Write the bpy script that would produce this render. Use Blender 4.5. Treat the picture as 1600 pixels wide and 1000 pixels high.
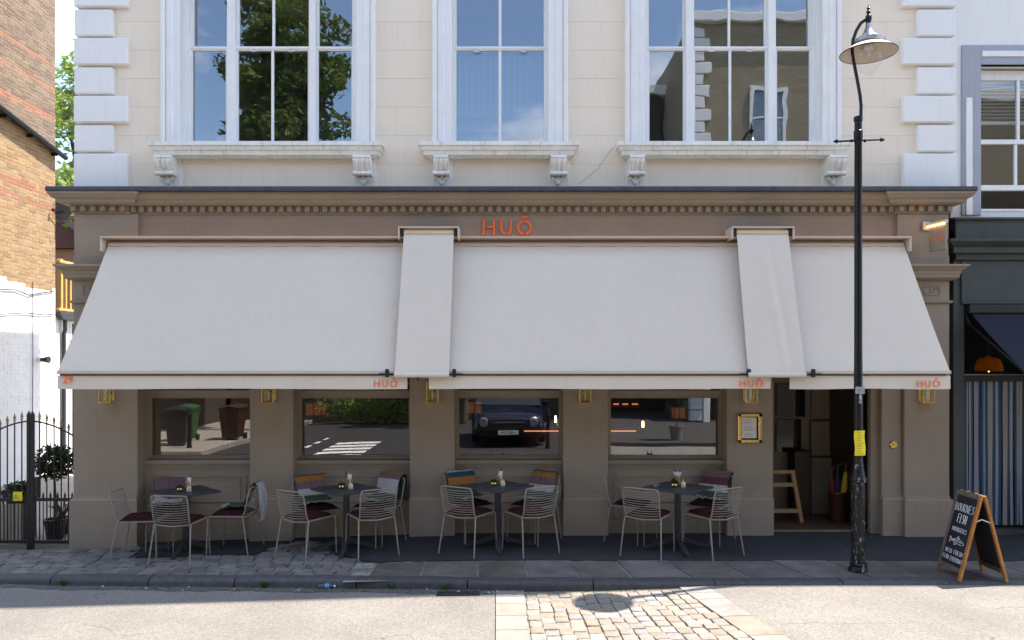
import bpy, math, random
from mathutils import Vector, Matrix
R = math.radians
for o in list(bpy.data.objects): bpy.data.objects.remove(o, do_unlink=True)
scene = bpy.context.scene
C = scene.collection
# ------------------------------------------------------------------ camera
F = 1170.0; H = 2.24; HY = 565.0
cam = bpy.data.cameras.new('camera'); camo = bpy.data.objects.new('camera', cam); C.objects.link(camo)
cam.sensor_width = 36.0; cam.lens = F/1600*36; cam.shift_y = 65/1600.0
cam.clip_start = 0.05; cam.clip_end = 2000
camo.location = (0, 0, H); camo.rotation_euler = (R(90), 0, 0)
scene.camera = camo
# ------------------------------------------------------------------ sun and sky
SUN = Vector((0.523, 0.145, 1.0)).normalized()
EL = math.asin(SUN.z); AZ = math.atan2(SUN.x, SUN.y)
sd = bpy.data.lights.new('sun', 'SUN'); so = bpy.data.objects.new('sun', sd); C.objects.link(so)
sd.energy = 4.0; sd.angle = R(0.53); sd.color = (1.0, 0.91, 0.80)
so.rotation_euler = SUN.to_track_quat('Z', 'Y').to_euler(); so.location = (10, 10, 40)
wd = bpy.data.worlds.new('World'); scene.world = wd; wd.use_nodes = True
nt = wd.node_tree; nt.nodes.clear()
wo = nt.nodes.new('ShaderNodeOutputWorld'); bg = nt.nodes.new('ShaderNodeBackground')
sky = nt.nodes.new('ShaderNodeTexSky'); sky.sky_type = 'NISHITA'; sky.sun_disc = False
sky.sun_elevation = EL; sky.sun_rotation = AZ; sky.dust_density = .5; sky.ozone_density = .5; sky.air_density = .9
tc = nt.nodes.new('ShaderNodeTexCoord')
mp = nt.nodes.new('ShaderNodeMapping'); mp.inputs['Scale'].default_value = (1, 1, 2.2)
nz = nt.nodes.new('ShaderNodeTexNoise'); nz.inputs['Scale'].default_value = 2.6; nz.inputs['Detail'].default_value = 7; nz.inputs['Roughness'].default_value = .58
rp = nt.nodes.new('ShaderNodeValToRGB'); rp.color_ramp.elements[0].position = .50; rp.color_ramp.elements[1].position = .68
mx = nt.nodes.new('ShaderNodeMix'); mx.data_type = 'RGBA'; mx.inputs['B'].default_value = (6.6, 6.5, 6.4, 1)
nt.links.new(tc.outputs['Generated'], mp.inputs[0]); nt.links.new(mp.outputs[0], nz.inputs['Vector']); nt.links.new(nz.outputs[0], rp.inputs[0])
nt.links.new(rp.outputs[0], mx.inputs['Factor']); nt.links.new(sky.outputs[0], mx.inputs['A'])
nt.links.new(mx.outputs['Result'], bg.inputs[0]); bg.inputs[1].default_value = 0.15
nt.links.new(bg.outputs[0], wo.inputs[0])
vs = scene.view_settings; vs.view_transform = 'Standard'; vs.look = 'None'; vs.exposure = 1.68; vs.gamma = 1; vs.use_curve_mapping = False
scene.render.engine = 'CYCLES'
cy = scene.cycles; cy.use_denoising = True; cy.max_bounces = 8; cy.diffuse_bounces = 4; cy.glossy_bounces = 4; cy.transmission_bounces = 6; cy.transparent_max_bounces = 12
cy.sample_clamp_indirect = 8
try: cy.denoiser = 'OPENIMAGEDENOISE'
except Exception: pass
# ------------------------------------------------------------------ materials
def ramp(v, k): return (min(1, v[0]*k), min(1, v[1]*k), min(1, v[2]*k), 1)
MC = {}
def M(name, col, rough=.6, var=.12, scale=6., bump=0., bscale=60., metal=0., rnd=0., spec=.5, streak=0., sheen=0., emit=None, estr=0.):
    if name in MC: return MC[name]
    m = bpy.data.materials.new(name); m.use_nodes = True; t = m.node_tree; n = t.nodes; L = t.links
    b = n['Principled BSDF']; b.inputs['Roughness'].default_value = rough; b.inputs['Metallic'].default_value = metal
    b.inputs['Specular IOR Level'].default_value = spec
    if sheen: b.inputs['Sheen Weight'].default_value = sheen
    co = n.new('ShaderNodeTexCoord'); oi = n.new('ShaderNodeObjectInfo')
    va = n.new('ShaderNodeVectorMath'); va.operation = 'ADD'
    sc = n.new('ShaderNodeVectorMath'); sc.operation = 'SCALE'; sc.inputs['Scale'].default_value = 37.0
    cb = n.new('ShaderNodeCombineXYZ'); L.new(oi.outputs['Random'], cb.inputs[0]); L.new(oi.outputs['Random'], cb.inputs[1])
    L.new(cb.outputs[0], sc.inputs[0]); L.new(co.outputs['Object'], va.inputs[0]); L.new(sc.outputs[0], va.inputs[1])
    nz = n.new('ShaderNodeTexNoise'); nz.inputs['Scale'].default_value = scale; nz.inputs['Detail'].default_value = 6; nz.inputs['Roughness'].default_value = .6
    L.new(va.outputs[0], nz.inputs['Vector'])
    cr = n.new('ShaderNodeValToRGB'); cr.color_ramp.elements[0].position = .3; cr.color_ramp.elements[1].position = .7
    cr.color_ramp.elements[0].color = ramp(col, 1-var); cr.color_ramp.elements[1].color = ramp(col, 1+var)
    L.new(nz.outputs[0], cr.inputs[0]); out = cr.outputs[0]
    if streak:
        mpn = n.new('ShaderNodeMapping'); mpn.inputs['Scale'].default_value = (14, 14, .9); L.new(va.outputs[0], mpn.inputs[0])
        n2 = n.new('ShaderNodeTexNoise'); n2.inputs['Scale'].default_value = 1.6; n2.inputs['Detail'].default_value = 5; L.new(mpn.outputs[0], n2.inputs['Vector'])
        r2 = n.new('ShaderNodeValToRGB'); r2.color_ramp.elements[0].position = .55; r2.color_ramp.elements[1].position = .78
        r2.color_ramp.elements[0].color = (1, 1, 1, 1); k = 1-streak; r2.color_ramp.elements[1].color = (k, k*.97, k*.92, 1)
        L.new(n2.outputs[0], r2.inputs[0])
        mm = n.new('ShaderNodeMix'); mm.data_type = 'RGBA'; mm.blend_type = 'MULTIPLY'; mm.inputs['Factor'].default_value = 1
        L.new(out, mm.inputs['A']); L.new(r2.outputs[0], mm.inputs['B']); out = mm.outputs['Result']
    if rnd:
        hs = n.new('ShaderNodeHueSaturation'); mr = n.new('ShaderNodeMapRange'); mr.inputs['To Min'].default_value = 1-rnd; mr.inputs['To Max'].default_value = 1+rnd
        L.new(oi.outputs['Random'], mr.inputs['Value']); L.new(mr.outputs[0], hs.inputs['Value'])
        m2 = n.new('ShaderNodeMath'); m2.operation = 'MULTIPLY'; m2.inputs[1].default_value = 7.31; L.new(oi.outputs['Random'], m2.inputs[0])
        m3 = n.new('ShaderNodeMath'); m3.operation = 'FRACT'; L.new(m2.outputs[0], m3.inputs[0])
        m4 = n.new('ShaderNodeMapRange'); m4.inputs['To Min'].default_value = .4; m4.inputs['To Max'].default_value = 1.5; L.new(m3.outputs[0], m4.inputs['Value'])
        L.new(m4.outputs[0], hs.inputs['Saturation']); L.new(out, hs.inputs['Color']); out = hs.outputs[0]
    L.new(out, b.inputs['Base Color'])
    rr = n.new('ShaderNodeMapRange'); rr.inputs['To Min'].default_value = max(0.02, rough-.1); rr.inputs['To Max'].default_value = min(1, rough+.1)
    L.new(nz.outputs[0], rr.inputs['Value']); L.new(rr.outputs[0], b.inputs['Roughness'])
    if bump:
        n3 = n.new('ShaderNodeTexNoise'); n3.inputs['Scale'].default_value = bscale; n3.inputs['Detail'].default_value = 5; L.new(va.outputs[0], n3.inputs['Vector'])
        bp = n.new('ShaderNodeBump'); bp.inputs['Strength'].default_value = bump; bp.inputs['Distance'].default_value = .01
        L.new(n3.outputs[0], bp.inputs['Height']); L.new(bp.outputs[0], b.inputs['Normal'])
    if emit:
        b.inputs['Emission Color'].default_value = (*emit, 1); b.inputs['Emission Strength'].default_value = estr
    MC[name] = m; return m
def glass(name, refl=.3, tint=(.6, .66, .68), wave=.0, wscale=2., ior=1.5):
    m = bpy.data.materials.new(name); m.use_nodes = True; t = m.node_tree; n = t.nodes; L = t.links; n.clear()
    o = n.new('ShaderNodeOutputMaterial'); mixn = n.new('ShaderNodeMixShader'); tr = n.new('ShaderNodeBsdfTransparent'); gl = n.new('ShaderNodeBsdfGlossy')
    gl.inputs['Roughness'].default_value = 0.0; gl.inputs['Color'].default_value = (.97, .98, 1, 1); tr.inputs['Color'].default_value = (*tint, 1)
    lwf = n.new('ShaderNodeLayerWeight'); lwf.inputs['Blend'].default_value = .5
    lw = n.new('ShaderNodeMath'); lw.operation = 'POWER'; lw.inputs[1].default_value = 5 if ior > 1.3 else 7; L.new(lwf.outputs['Facing'], lw.inputs[0])
    a = n.new('ShaderNodeMath'); a.operation = 'ADD'; a.inputs[1].default_value = refl; a.use_clamp = True
    L.new(lw.outputs[0], a.inputs[0]); L.new(a.outputs[0], mixn.inputs[0]); L.new(tr.outputs[0], mixn.inputs[1]); L.new(gl.outputs[0], mixn.inputs[2]); L.new(mixn.outputs[0], o.inputs[0])
    if wave:
        co = n.new('ShaderNodeTexCoord'); nz = n.new('ShaderNodeTexNoise'); nz.inputs['Scale'].default_value = wscale; nz.inputs['Detail'].default_value = 1.5
        bp = n.new('ShaderNodeBump'); bp.inputs['Strength'].default_value = wave; bp.inputs['Distance'].default_value = .02
        L.new(co.outputs['Object'], nz.inputs['Vector']); L.new(nz.outputs[0], bp.inputs['Height']); L.new(bp.outputs[0], gl.inputs['Normal'])
    MC[name] = m; return m
def spots(m, sc, amt, col):
    t = m.node_tree; n = t.nodes; L = t.links; b = n['Principled BSDF']; old = b.inputs['Base Color'].links[0].from_socket
    co = n.new('ShaderNodeTexCoord'); v = n.new('ShaderNodeTexVoronoi'); v.inputs['Scale'].default_value = sc; L.new(co.outputs['Object'], v.inputs['Vector'])
    r = n.new('ShaderNodeValToRGB'); r.color_ramp.elements[0].position = amt*.6; r.color_ramp.elements[0].color = (.7, .7, .7, 1); r.color_ramp.elements[1].position = amt; r.color_ramp.elements[1].color = (0, 0, 0, 1); L.new(v.outputs['Distance'], r.inputs[0])
    mm = n.new('ShaderNodeMix'); mm.data_type = 'RGBA'; mm.inputs['B'].default_value = (*col, 1); L.new(r.outputs[0], mm.inputs['Factor']); L.new(old, mm.inputs['A']); L.new(mm.outputs['Result'], b.inputs['Base Color'])
    z = n.new('ShaderNodeTexNoise'); z.inputs['Scale'].default_value = .9; z.inputs['Detail'].default_value = 9; z.inputs['Roughness'].default_value = .7; L.new(co.outputs['Object'], z.inputs['Vector'])
    r2 = n.new('ShaderNodeMapRange'); r2.inputs['From Min'].default_value = .35; r2.inputs['From Max'].default_value = .65; r2.inputs['To Min'].default_value = .65; r2.inputs['To Max'].default_value = 1.35; L.new(z.outputs[0], r2.inputs['Value'])
    h = n.new('ShaderNodeHueSaturation'); L.new(r2.outputs[0], h.inputs['Value']); L.new(mm.outputs['Result'], h.inputs['Color']); L.new(h.outputs[0], b.inputs['Base Color'])
def brickmat(name, c1, c2, mortar, w=.225, h=.075, scale=1.):
    m = bpy.data.materials.new(name); m.use_nodes = True; t = m.node_tree; n = t.nodes; L = t.links; b = n['Principled BSDF']; b.inputs['Roughness'].default_value = .9
    co = n.new('ShaderNodeTexCoord'); sp = n.new('ShaderNodeSeparateXYZ'); L.new(co.outputs['Object'], sp.inputs[0])
    ad = n.new('ShaderNodeMath'); ad.operation = 'ADD'; L.new(sp.outputs[0], ad.inputs[0]); L.new(sp.outputs[1], ad.inputs[1])
    cb = n.new('ShaderNodeCombineXYZ'); L.new(ad.outputs[0], cb.inputs[0]); L.new(sp.outputs[2], cb.inputs[1])
    bt = n.new('ShaderNodeTexBrick'); L.new(cb.outputs[0], bt.inputs['Vector']); bt.inputs['Scale'].default_value = 1
    bt.inputs['Brick Width'].default_value = w*scale; bt.inputs['Row Height'].default_value = h*scale; bt.inputs['Mortar Size'].default_value = .008*scale
    bt.inputs['Color1'].default_value = (*c1, 1); bt.inputs['Color2'].default_value = (*c2, 1); bt.inputs['Mortar'].default_value = (*mortar, 1)
    L.new(bt.outputs[0], b.inputs['Base Color']); MC[name] = m; return m
def leafmat(name, col):
    m = M(name, col, rough=.5, var=.45, scale=1.3, spec=.3); b = m.node_tree.nodes['Principled BSDF']
    b.inputs['Subsurface Weight'].default_value = 0
    t = m.node_tree; tl = t.nodes.new('ShaderNodeBsdfTranslucent'); ms = t.nodes.new('ShaderNodeMixShader'); ms.inputs[0].default_value = .3
    tl.inputs[0].default_value = (col[0]*1.6, col[1]*1.7, col[2], 1)
    o = [x for x in t.nodes if x.type == 'OUTPUT_MATERIAL'][0]
    t.links.new(b.outputs[0], ms.inputs[1]); t.links.new(tl.outputs[0], ms.inputs[2]); t.links.new(ms.outputs[0], o.inputs[0]); return m
# colours
CREAM = M('cream_stucco', (.86, .75, .61), .85, .03, .8, .12, 120, streak=.06)
WHITE = M('white_painted_stone', (.83, .82, .80), .7, .03, 2, .12, 90, streak=.05)
SILLM = M('weathered_white_stone', (.80, .78, .72), .8, .10, 5, .3, 60, streak=.35)
WOODW = M('white_window_paint', (.83, .825, .81), .45, .04, 5, .05, 60, streak=.08)
TAUPE = M('taupe_shopfront_paint', (.305, .247, .185), .6, .07, 2.2, .10, 90, streak=.06, spec=.25)
LEAD = M('lead_flashing', (.055, .06, .075), .55, .35, 9, .3, 25)
FABRIC = M('awning_canvas', (.685, .61, .51), .9, .02, 1.2, .06, 420, streak=.03)
ALU = M('beige_powder_coat', (.60, .50, .40), .45, .04, 4)
BLACKP = M('black_paint', (.008, .009, .011), .38, .35, 14, .12, 80, spec=.3)
def chipped(m, sc, lo, col):
    t = m.node_tree; n = t.nodes; L = t.links; b = n['Principled BSDF']; old = b.inputs['Base Color'].links[0].from_socket
    co = n.new('ShaderNodeTexCoord'); mpn = n.new('ShaderNodeMapping'); mpn.inputs['Scale'].default_value = (1, 1, .35); L.new(co.outputs['Object'], mpn.inputs[0])
    z = n.new('ShaderNodeTexNoise'); z.inputs['Scale'].default_value = sc; z.inputs['Detail'].default_value = 8; z.inputs['Roughness'].default_value = .75; L.new(mpn.outputs[0], z.inputs['Vector'])
    r = n.new('ShaderNodeValToRGB'); r.color_ramp.elements[0].position = lo; r.color_ramp.elements[1].position = lo+.015; L.new(z.outputs[0], r.inputs[0])
    mm = n.new('ShaderNodeMix'); mm.data_type = 'RGBA'; mm.inputs['B'].default_value = (*col, 1); L.new(r.outputs[0], mm.inputs['Factor']); L.new(old, mm.inputs['A']); L.new(mm.outputs['Result'], b.inputs['Base Color']); return m
CHIPPED = chipped(M('chipped_black_paint', (.008, .009, .011), .4, .35, 14, .3, 60, spec=.3), 34, .585, (.30, .29, .28))
BLACKM = M('black_plastic', (.012, .012, .013), .45, .2, 8)
ORANGE = M('orange_sign_paint', (.95, .17, .03), .5, .05, 8)
BRASS = M('polished_brass', (.66, .45, .16), .25, .12, 9, metal=1.)
COPPER = M('copper', (.72, .30, .13), .3, .15, 9, metal=1.)
CHAIRM = M('chair_powder_coat', (.25, .21, .165), .5, .05, 6)
CUSH = M('burgundy_canvas', (.030, .004, .006), .9, .2, 14, .25, 300, spec=.2)
TABLEM = M('dark_grey_laminate', (.042, .040, .044), .45, .12, 7, spec=.35)
ASPH = M('pale_worn_asphalt', (.20, .185, .168), .95, .08, 1.1, .0)
DARKASPH = M('dark_pavement_asphalt', (.022, .022, .024), .9, .28, 2.6, .5, 160)
DIRT = M('sand_and_dirt_joint', (.10, .088, .07), 1., .35, 12, .6, 60)
MORTAR = M('pale_mortar', (.24, .225, .20), 1., .25, 10, .4, 80)
SETT = M('grey_sett_stone', (.15, .138, .126), .75, .22, 16, .55, 50, rnd=.3)
GRAN = M('granite_sett', (.24, .213, .182), .85, .18, 14, .5, 50, rnd=.12)
SLABY = M('granite_slab', (.245, .225, .195), .85, .18, 6, .3, 60, rnd=.10)
FLAG = M('york_flagstone', (.115, .102, .088), .8, .25, 4.5, .35, 50, rnd=.2)
KERB = M('granite_kerb', (.062, .061, .064), .7, .3, 14, .45, 40, rnd=.15)
YARD = M('yard_paving', (.30, .27, .23), .95, .2, 3, .3, 40)
OPAVE = M('pale_paving', (.30, .26, .21), .9, .2, 2.5, .3, 40)
ROADM = M('road_white_paint', (.75, .74, .70), .8, .12, 8)
WPLAST = M('white_painted_brick', (.80, .80, .79), .8, .05, 5, .25, 60)
DKGREEN = M('dark_green_grey_paint', (.045, .055, .052), .5, .15, 4, .05, 60, streak=.15)
NAVY = M('navy_canvas', (.006, .009, .022), .9, .15, 6)
GREYBLUE = M('grey_blue_paint', (.36, .38, .44), .6, .05, 4, streak=.1)
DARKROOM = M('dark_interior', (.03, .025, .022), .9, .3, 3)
CABM = M('beige_lacquer_panel', (.28, .22, .16), .5, .06, 4)
PLYW = M('pale_plywood', (.42, .25, .11), .55, .15, 7)
WOODO = M('varnished_pine', (.38, .16, .035), .5, .3, 9, .15, 40)
WOODG = M('weathered_wood', (.14, .10, .075), .75, .3, 10, .2, 40)
SLATE = M('chalkboard', (.012, .014, .02), .7, .35, 5)
CHALK = M('white_chalk', (.72, .72, .74), 1., .15, 60)
PAPER = M('paper', (.72, .70, .66), .8, .03, 12)
YELLOW = M('yellow_paper', (.80, .66, .03), .7, .08, 14)
IRON = M('wrought_iron', (.01, .01, .011), .45, .3, 20)
GILT = M('dull_gilt', (.30, .23, .12), .45, .25, 20, metal=.6)
TIMBER = M('balcony_timber', (.52, .30, .09), .7, .2, 8)
TERRA = M('terracotta', (.35, .12, .05), .8, .15, 9)
BARK = M('bark', (.10, .075, .055), .95, .35, 9, .7, 18)
LEAFA = leafmat('plane_leaf', (.10, .135, .03)); LEAFB = leafmat('ash_leaf', (.19, .25, .065)); LEAFC = leafmat('bay_leaf', (.022, .035, .012)); LEAFD = leafmat('weed_leaf', (.06, .11, .02))
GLU = glass('upper_window_glass', .165, (.75, .8, .82), .10, 1.6)
GLS = glass('shop_window_glass', .16, (.75, .76, .76), .10, .9)
GLC = glass('lamp_glass', .025, (.97, .98, .98), ior=1.22); GLJ = glass('jar_glass', .08, (.8, .85, .85)); GLB = glass('blue_bottle', .1, (.5, .7, .9))
WARM = M('warm_bulb', (1, .6, .25), .5, emit=(1, .55, .2), estr=22); LED = M('orange_led_strip', (1, .4, .1), .5, emit=(1, .32, .16), estr=.7)
LEDS = M('sign_lamp_strip', (1, .6, .2), .5, emit=(1, .45, .08), estr=5)
# ------------------------------------------------------------------ mesh helpers
rng = random.Random(7)
class MB:
    def __init__(s): s.v = []; s.f = []; s.m = []
    def add(s, vs, fs, mi=0):
        b = len(s.v); s.v += [tuple(p) for p in vs]; s.f += [tuple(b+i for i in f) for f in fs]; s.m += [mi]*len(fs); return s
    def box(s, x0, x1, y0, y1, z0, z1, c=0., mi=0):
        if x1 < x0: x0, x1 = x1, x0
        if y1 < y0: y0, y1 = y1, y0
        if z1 < z0: z0, z1 = z1, z0
        c = min(c, (x1-x0)*.45, (y1-y0)*.45, (z1-z0)*.45)
        if c <= 0:
            return s.add([(x0, y0, z0), (x1, y0, z0), (x1, y1, z0), (x0, y1, z0), (x0, y0, z1), (x1, y0, z1), (x1, y1, z1), (x0, y1, z1)],
                         [(0, 3, 2, 1), (4, 5, 6, 7), (0, 1, 5, 4), (1, 2, 6, 5), (2, 3, 7, 6), (3, 0, 4, 7)], mi)
        vs = []; X = (x0, x1); Y = (y0, y1); Z = (z0, z1); sg = (1, -1)
        for k in range(2):
            for j in range(2):
                for i in range(2):
                    dx, dy, dz = sg[i]*c, sg[j]*c, sg[k]*c
                    vs += [(X[i], Y[j]+dy, Z[k]+dz), (X[i]+dx, Y[j], Z[k]+dz), (X[i]+dx, Y[j]+dy, Z[k])]
        def q(i, j, k, a): return (k*4+j*2+i)*3+a
        fs = []
        fs += [(q(0,0,0,0), q(0,0,1,0), q(0,1,1,0), q(0,1,0,0)), (q(1,0,0,0), q(1,1,0,0), q(1,1,1,0), q(1,0,1,0))]
        fs += [(q(0,0,0,1), q(1,0,0,1), q(1,0,1,1), q(0,0,1,1)), (q(0,1,0,1), q(0,1,1,1), q(1,1,1,1), q(1,1,0,1))]
        fs += [(q(0,0,0,2), q(0,1,0,2), q(1,1,0,2), q(1,0,0,2)), (q(0,0,1,2), q(1,0,1,2), q(1,1,1,2), q(0,1,1,2))]
        for a in range(2):
            for b in range(2):
                fs += [(q(a,b,0,0), q(a,b,1,0), q(a,b,1,1), q(a,b,0,1)), (q(a,0,b,0), q(a,1,b,0), q(a,1,b,2), q(a,0,b,2)), (q(0,a,b,1), q(1,a,b,1), q(1,a,b,2), q(0,a,b,2))]
        for i in range(2):
            for j in range(2):
                for k in range(2): fs.append((q(i,j,k,0), q(i,j,k,1), q(i,j,k,2)))
        return s.add(vs, fs, mi)
    def tube(s, pts, r, n=8, mi=0, closed=False):
        pts = [Vector(p) for p in pts]; N = len(pts); rs = r if isinstance(r, (list, tuple)) else [r]*N
        rings = []; up = Vector((0, 0, 1)); pu = None
        for i, p in enumerate(pts):
            if closed: d = pts[(i+1) % N]-pts[i-1]
            else: d = (pts[min(i+1, N-1)]-pts[max(i-1, 0)])
            d.normalize()
            if pu is None:
                a = up if abs(d.z) < .9 else Vector((1, 0, 0)); u = d.cross(a).normalized()
            else:
                u = (pu-d*pu.dot(d)); u.normalize()
            pu = u; w = d.cross(u)
            rings.append([p+(u*math.cos(2*math.pi*k/n)+w*math.sin(2*math.pi*k/n))*rs[i] for k in range(n)])
        vs = [q for g in rings for q in g]; fs = []
        for i in range(N if closed else N-1):
            j = (i+1) % N
            for k in range(n): fs.append((i*n+k, i*n+(k+1) % n, j*n+(k+1) % n, j*n+k))
        if not closed: fs += [tuple(range(n-1, -1, -1)), tuple((N-1)*n+k for k in range(n))]
        return s.add(vs, fs, mi)
    def lathe(s, prof, n=16, c=(0, 0, 0), mi=0, axis='z', cap=True):
        vs = []; fs = []
        for (r, z) in prof:
            for k in range(n):
                a = 2*math.pi*k/n; x, y = r*math.cos(a), r*math.sin(a)
                p = (x, y, z) if axis == 'z' else ((x, z, y) if axis == 'y' else (z, x, y))
                vs.append((p[0]+c[0], p[1]+c[1], p[2]+c[2]))
        for i in range(len(prof)-1):
            for k in range(n): fs.append((i*n+k, i*n+(k+1) % n, (i+1)*n+(k+1) % n, (i+1)*n+k))
        if cap: fs += [tuple(range(n-1, -1, -1)), tuple((len(prof)-1)*n+k for k in range(n))]
        return s.add(vs, fs, mi)
    def prism(s, poly, a, b, axis='y', mi=0):
        N = len(poly)
        def P(u, w, t): return (u, t, w) if axis == 'y' else ((t, u, w) if axis == 'x' else (u, w, t))
        vs = [P(u, w, a) for u, w in poly]+[P(u, w, b) for u, w in poly]
        fs = [tuple(range(N)), tuple(range(2*N-1, N-1, -1))]+[(i, i+N, (i+1) % N+N, (i+1) % N) for i in range(N)]
        return s.add(vs, fs, mi)
    def sweep(s, prof, x0, x1, y0, yb, mi=0):
        vs = []; fs = []
        for (p, z) in prof: vs += [(x0-p, yb, z), (x0-p, y0-p, z), (x1+p, y0-p, z), (x1+p, yb, z)]
        for i in range(len(prof)-1):
            for k in range(3): fs.append((i*4+k, i*4+k+1, i*4+4+k+1, i*4+4+k))
        n = len(prof)-1
        fs += [(0, 3, 2, 1), (n*4, n*4+1, n*4+2, n*4+3)]
        return s.add(vs, fs, mi)
    def grid(s, fn, nu, nv, mi=0):
        vs = [fn(i/nu, j/nv) for j in range(nv+1) for i in range(nu+1)]
        fs = [(j*(nu+1)+i, j*(nu+1)+i+1, (j+1)*(nu+1)+i+1, (j+1)*(nu+1)+i) for j in range(nv) for i in range(nu)]
        return s.add(vs, fs, mi)
    def xf(s, m):
        s.v = [tuple(m @ Vector(p)) for p in s.v]; return s
    def build(s, name, mat, parent=None, smooth=False, sharp=35, loc=None):
        off = Vector((0, 0, 0)); p = parent
        while p is not None: off += p.location; p = p.parent
        me = bpy.data.meshes.new(name)
        if parent is None and loc is None:
            xs = [v[0] for v in s.v]; ys = [v[1] for v in s.v]; zs = [v[2] for v in s.v]
            loc = ((min(xs)+max(xs))/2, (min(ys)+max(ys))/2, min(zs))
        if parent is None: off = Vector(loc)
        me.from_pydata([(v[0]-off.x, v[1]-off.y, v[2]-off.z) for v in s.v], [], s.f)
        mats = mat if isinstance(mat, (list, tuple)) else [mat]
        for mm in mats: me.materials.append(mm)
        if len(mats) > 1: me.polygons.foreach_set('material_index', s.m)
        me.update()
        import bmesh
        bm = bmesh.new(); bm.from_mesh(me); bmesh.ops.recalc_face_normals(bm, faces=bm.faces); bm.to_mesh(me); bm.free()
        if smooth: me.shade_smooth(); 
        if smooth and sharp:
            try: me.set_sharp_from_angle(angle=R(sharp))
            except Exception: pass
        o = bpy.data.objects.new(name, me); C.objects.link(o); o.parent = parent
        if parent is None: o.location = loc
        return o
def empty(name, loc=(0, 0, 0)):
    o = bpy.data.objects.new(name, None); o.empty_display_size = .1; C.objects.link(o); o.location = loc; return o
def tag(o, label=None, cat=None, group=None, kind=None):
    if label: o['label'] = label
    if cat: o['category'] = cat
    if group: o['group'] = group
    if kind: o['kind'] = kind
    return o
def place(mesh_obj, parent, loc, rz=0, scale=None, name=None):
    o = mesh_obj.copy(); C.objects.link(o); o.parent = parent
    if name: o.name = name
    p = Vector(loc); q = parent
    while q is not None: p -= q.location; q = q.parent
    o.location = p; o.rotation_euler = (0, 0, rz)
    if scale: o.scale = scale
    return o
def font_mesh(name, cu):
    t = bpy.data.objects.new(name, cu); C.objects.link(t); dg = bpy.context.evaluated_depsgraph_get(); dg.update()
    me = bpy.data.meshes.new_from_object(t.evaluated_get(dg)); bpy.data.objects.remove(t, do_unlink=True)
    if not me.materials: me.materials.append(cu.materials[0])
    o = bpy.data.objects.new(name, me); C.objects.link(o); return o
def copy_tree(o, parent=None):
    c = o.copy(); C.objects.link(c); c.parent = parent
    for ch in [x for x in bpy.data.objects if x.parent == o]: copy_tree(ch, c)
    return c
def wx(px, Y): return (px-800)*Y/F
def wz(py, Y): return H+(HY-py)*Y/F
def lerp_tab(t, x):
    if x <= t[0][0]: return t[0][1]
    for (a, b), (c, d) in zip(t, t[1:]):
        if x <= c: return b+(d-b)*(x-a)/(c-a)
    return t[-1][1]
def gz(x): return -.03*min(7., max(0, -x-.8))
RT = [(-60, -.26), (-8, -.23), (-6.5, -.205), (-5, -.205), (-3.2, -.157), (-.8, -.092), (.8, -.075), (2.2, -.03), (60, -.03)]
def rz(x): return lerp_tab(RT, x)
def yk(x): return 7.6+.12*min(7, max(0, -x-.3))
def ya(x): return lerp_tab([(-7.5, 9.62), (-4.75, 9.62), (-4.55, 9.05), (-3.1, 9.0), (-2.85, 9.62), (-2.45, 9.62), (-2.1, 8.9), (-1.55, 8.44), (9, 8.42)], x)
# ------------------------------------------------------------------ ground, road, pavement
tag(MB().box(-400, 400, -400, 400, -1.2, -.62).build('ground', M('far_ground', (.16, .15, .13), .95, .25, .2)), kind='structure')
xs = [-60, -30, -16, -12, -9, -8, -7, -6.5, -6, -5, -4, -3.2, -2.4, -1.6, -.8, -.2]
m = MB()
def strip(mb, xs, y0f, y1f, zf, drop=0., mi=0):
    for a, b in zip(xs, xs[1:]):
        mb.add([(a, y0f(a), zf(a)), (b, y0f(b), zf(b)), (b, y1f(b), zf(b)), (a, y1f(a), zf(a))], [(0, 1, 2, 3)], mi)
        if drop: mb.add([(a, y0f(a), zf(a)-drop), (b, y0f(b), zf(b)-drop), (b, y0f(b), zf(b)), (a, y0f(a), zf(a))], [(0, 1, 2, 3)], mi)
XALL = [-60, -30, -16, -12, -9, -8, -7, -6.5, -6, -5, -4, -3.2, -2.4, -1.6, -.8, -.15, .3, .8, 1.3, 1.7, 2.1, 2.6, 3.2, 4, 5, 6, 8, 12, 20, 60]
LB = [(4.6, -.20, .12), (7.7, -.17, .155)]   # left edge band of the crossing, by y
def cxl(y): return -.17+(7.6-y)*.02
def cxr(y): return 1.98+(7.6-y)*.20
YC0 = 4.6
ra = [x for x in XALL if x < -.17]+[-.17]
strip(m, ra, lambda x: YC0, lambda x: yk(x)+.02, rz)
m.add([(cxl(7.62), 7.62, rz(-.2)), (-.17, 7.62, rz(-.2)), (-.17, YC0, rz(-.2)), (cxl(YC0), YC0, rz(-.2))], [(0, 1, 2, 3)])
ny = 8
for k in range(ny):
    y0 = YC0+(7.62-YC0)*k/ny; y1 = YC0+(7.62-YC0)*(k+1)/ny
    xr = [None, 3.2, 5, 8, 20, 60]
    for i in range(5):
        a0 = cxr(y0) if i == 0 else xr[i]; a1 = cxr(y1) if i == 0 else xr[i]; b = xr[i+1]
        m.add([(a0, y0, rz(a0)), (b, y0, rz(b)), (b, y1, rz(b)), (a1, y1, rz(a1))], [(0, 1, 2, 3)])
strip(m, XALL, lambda x: -70, lambda x: YC0, rz)
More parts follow.
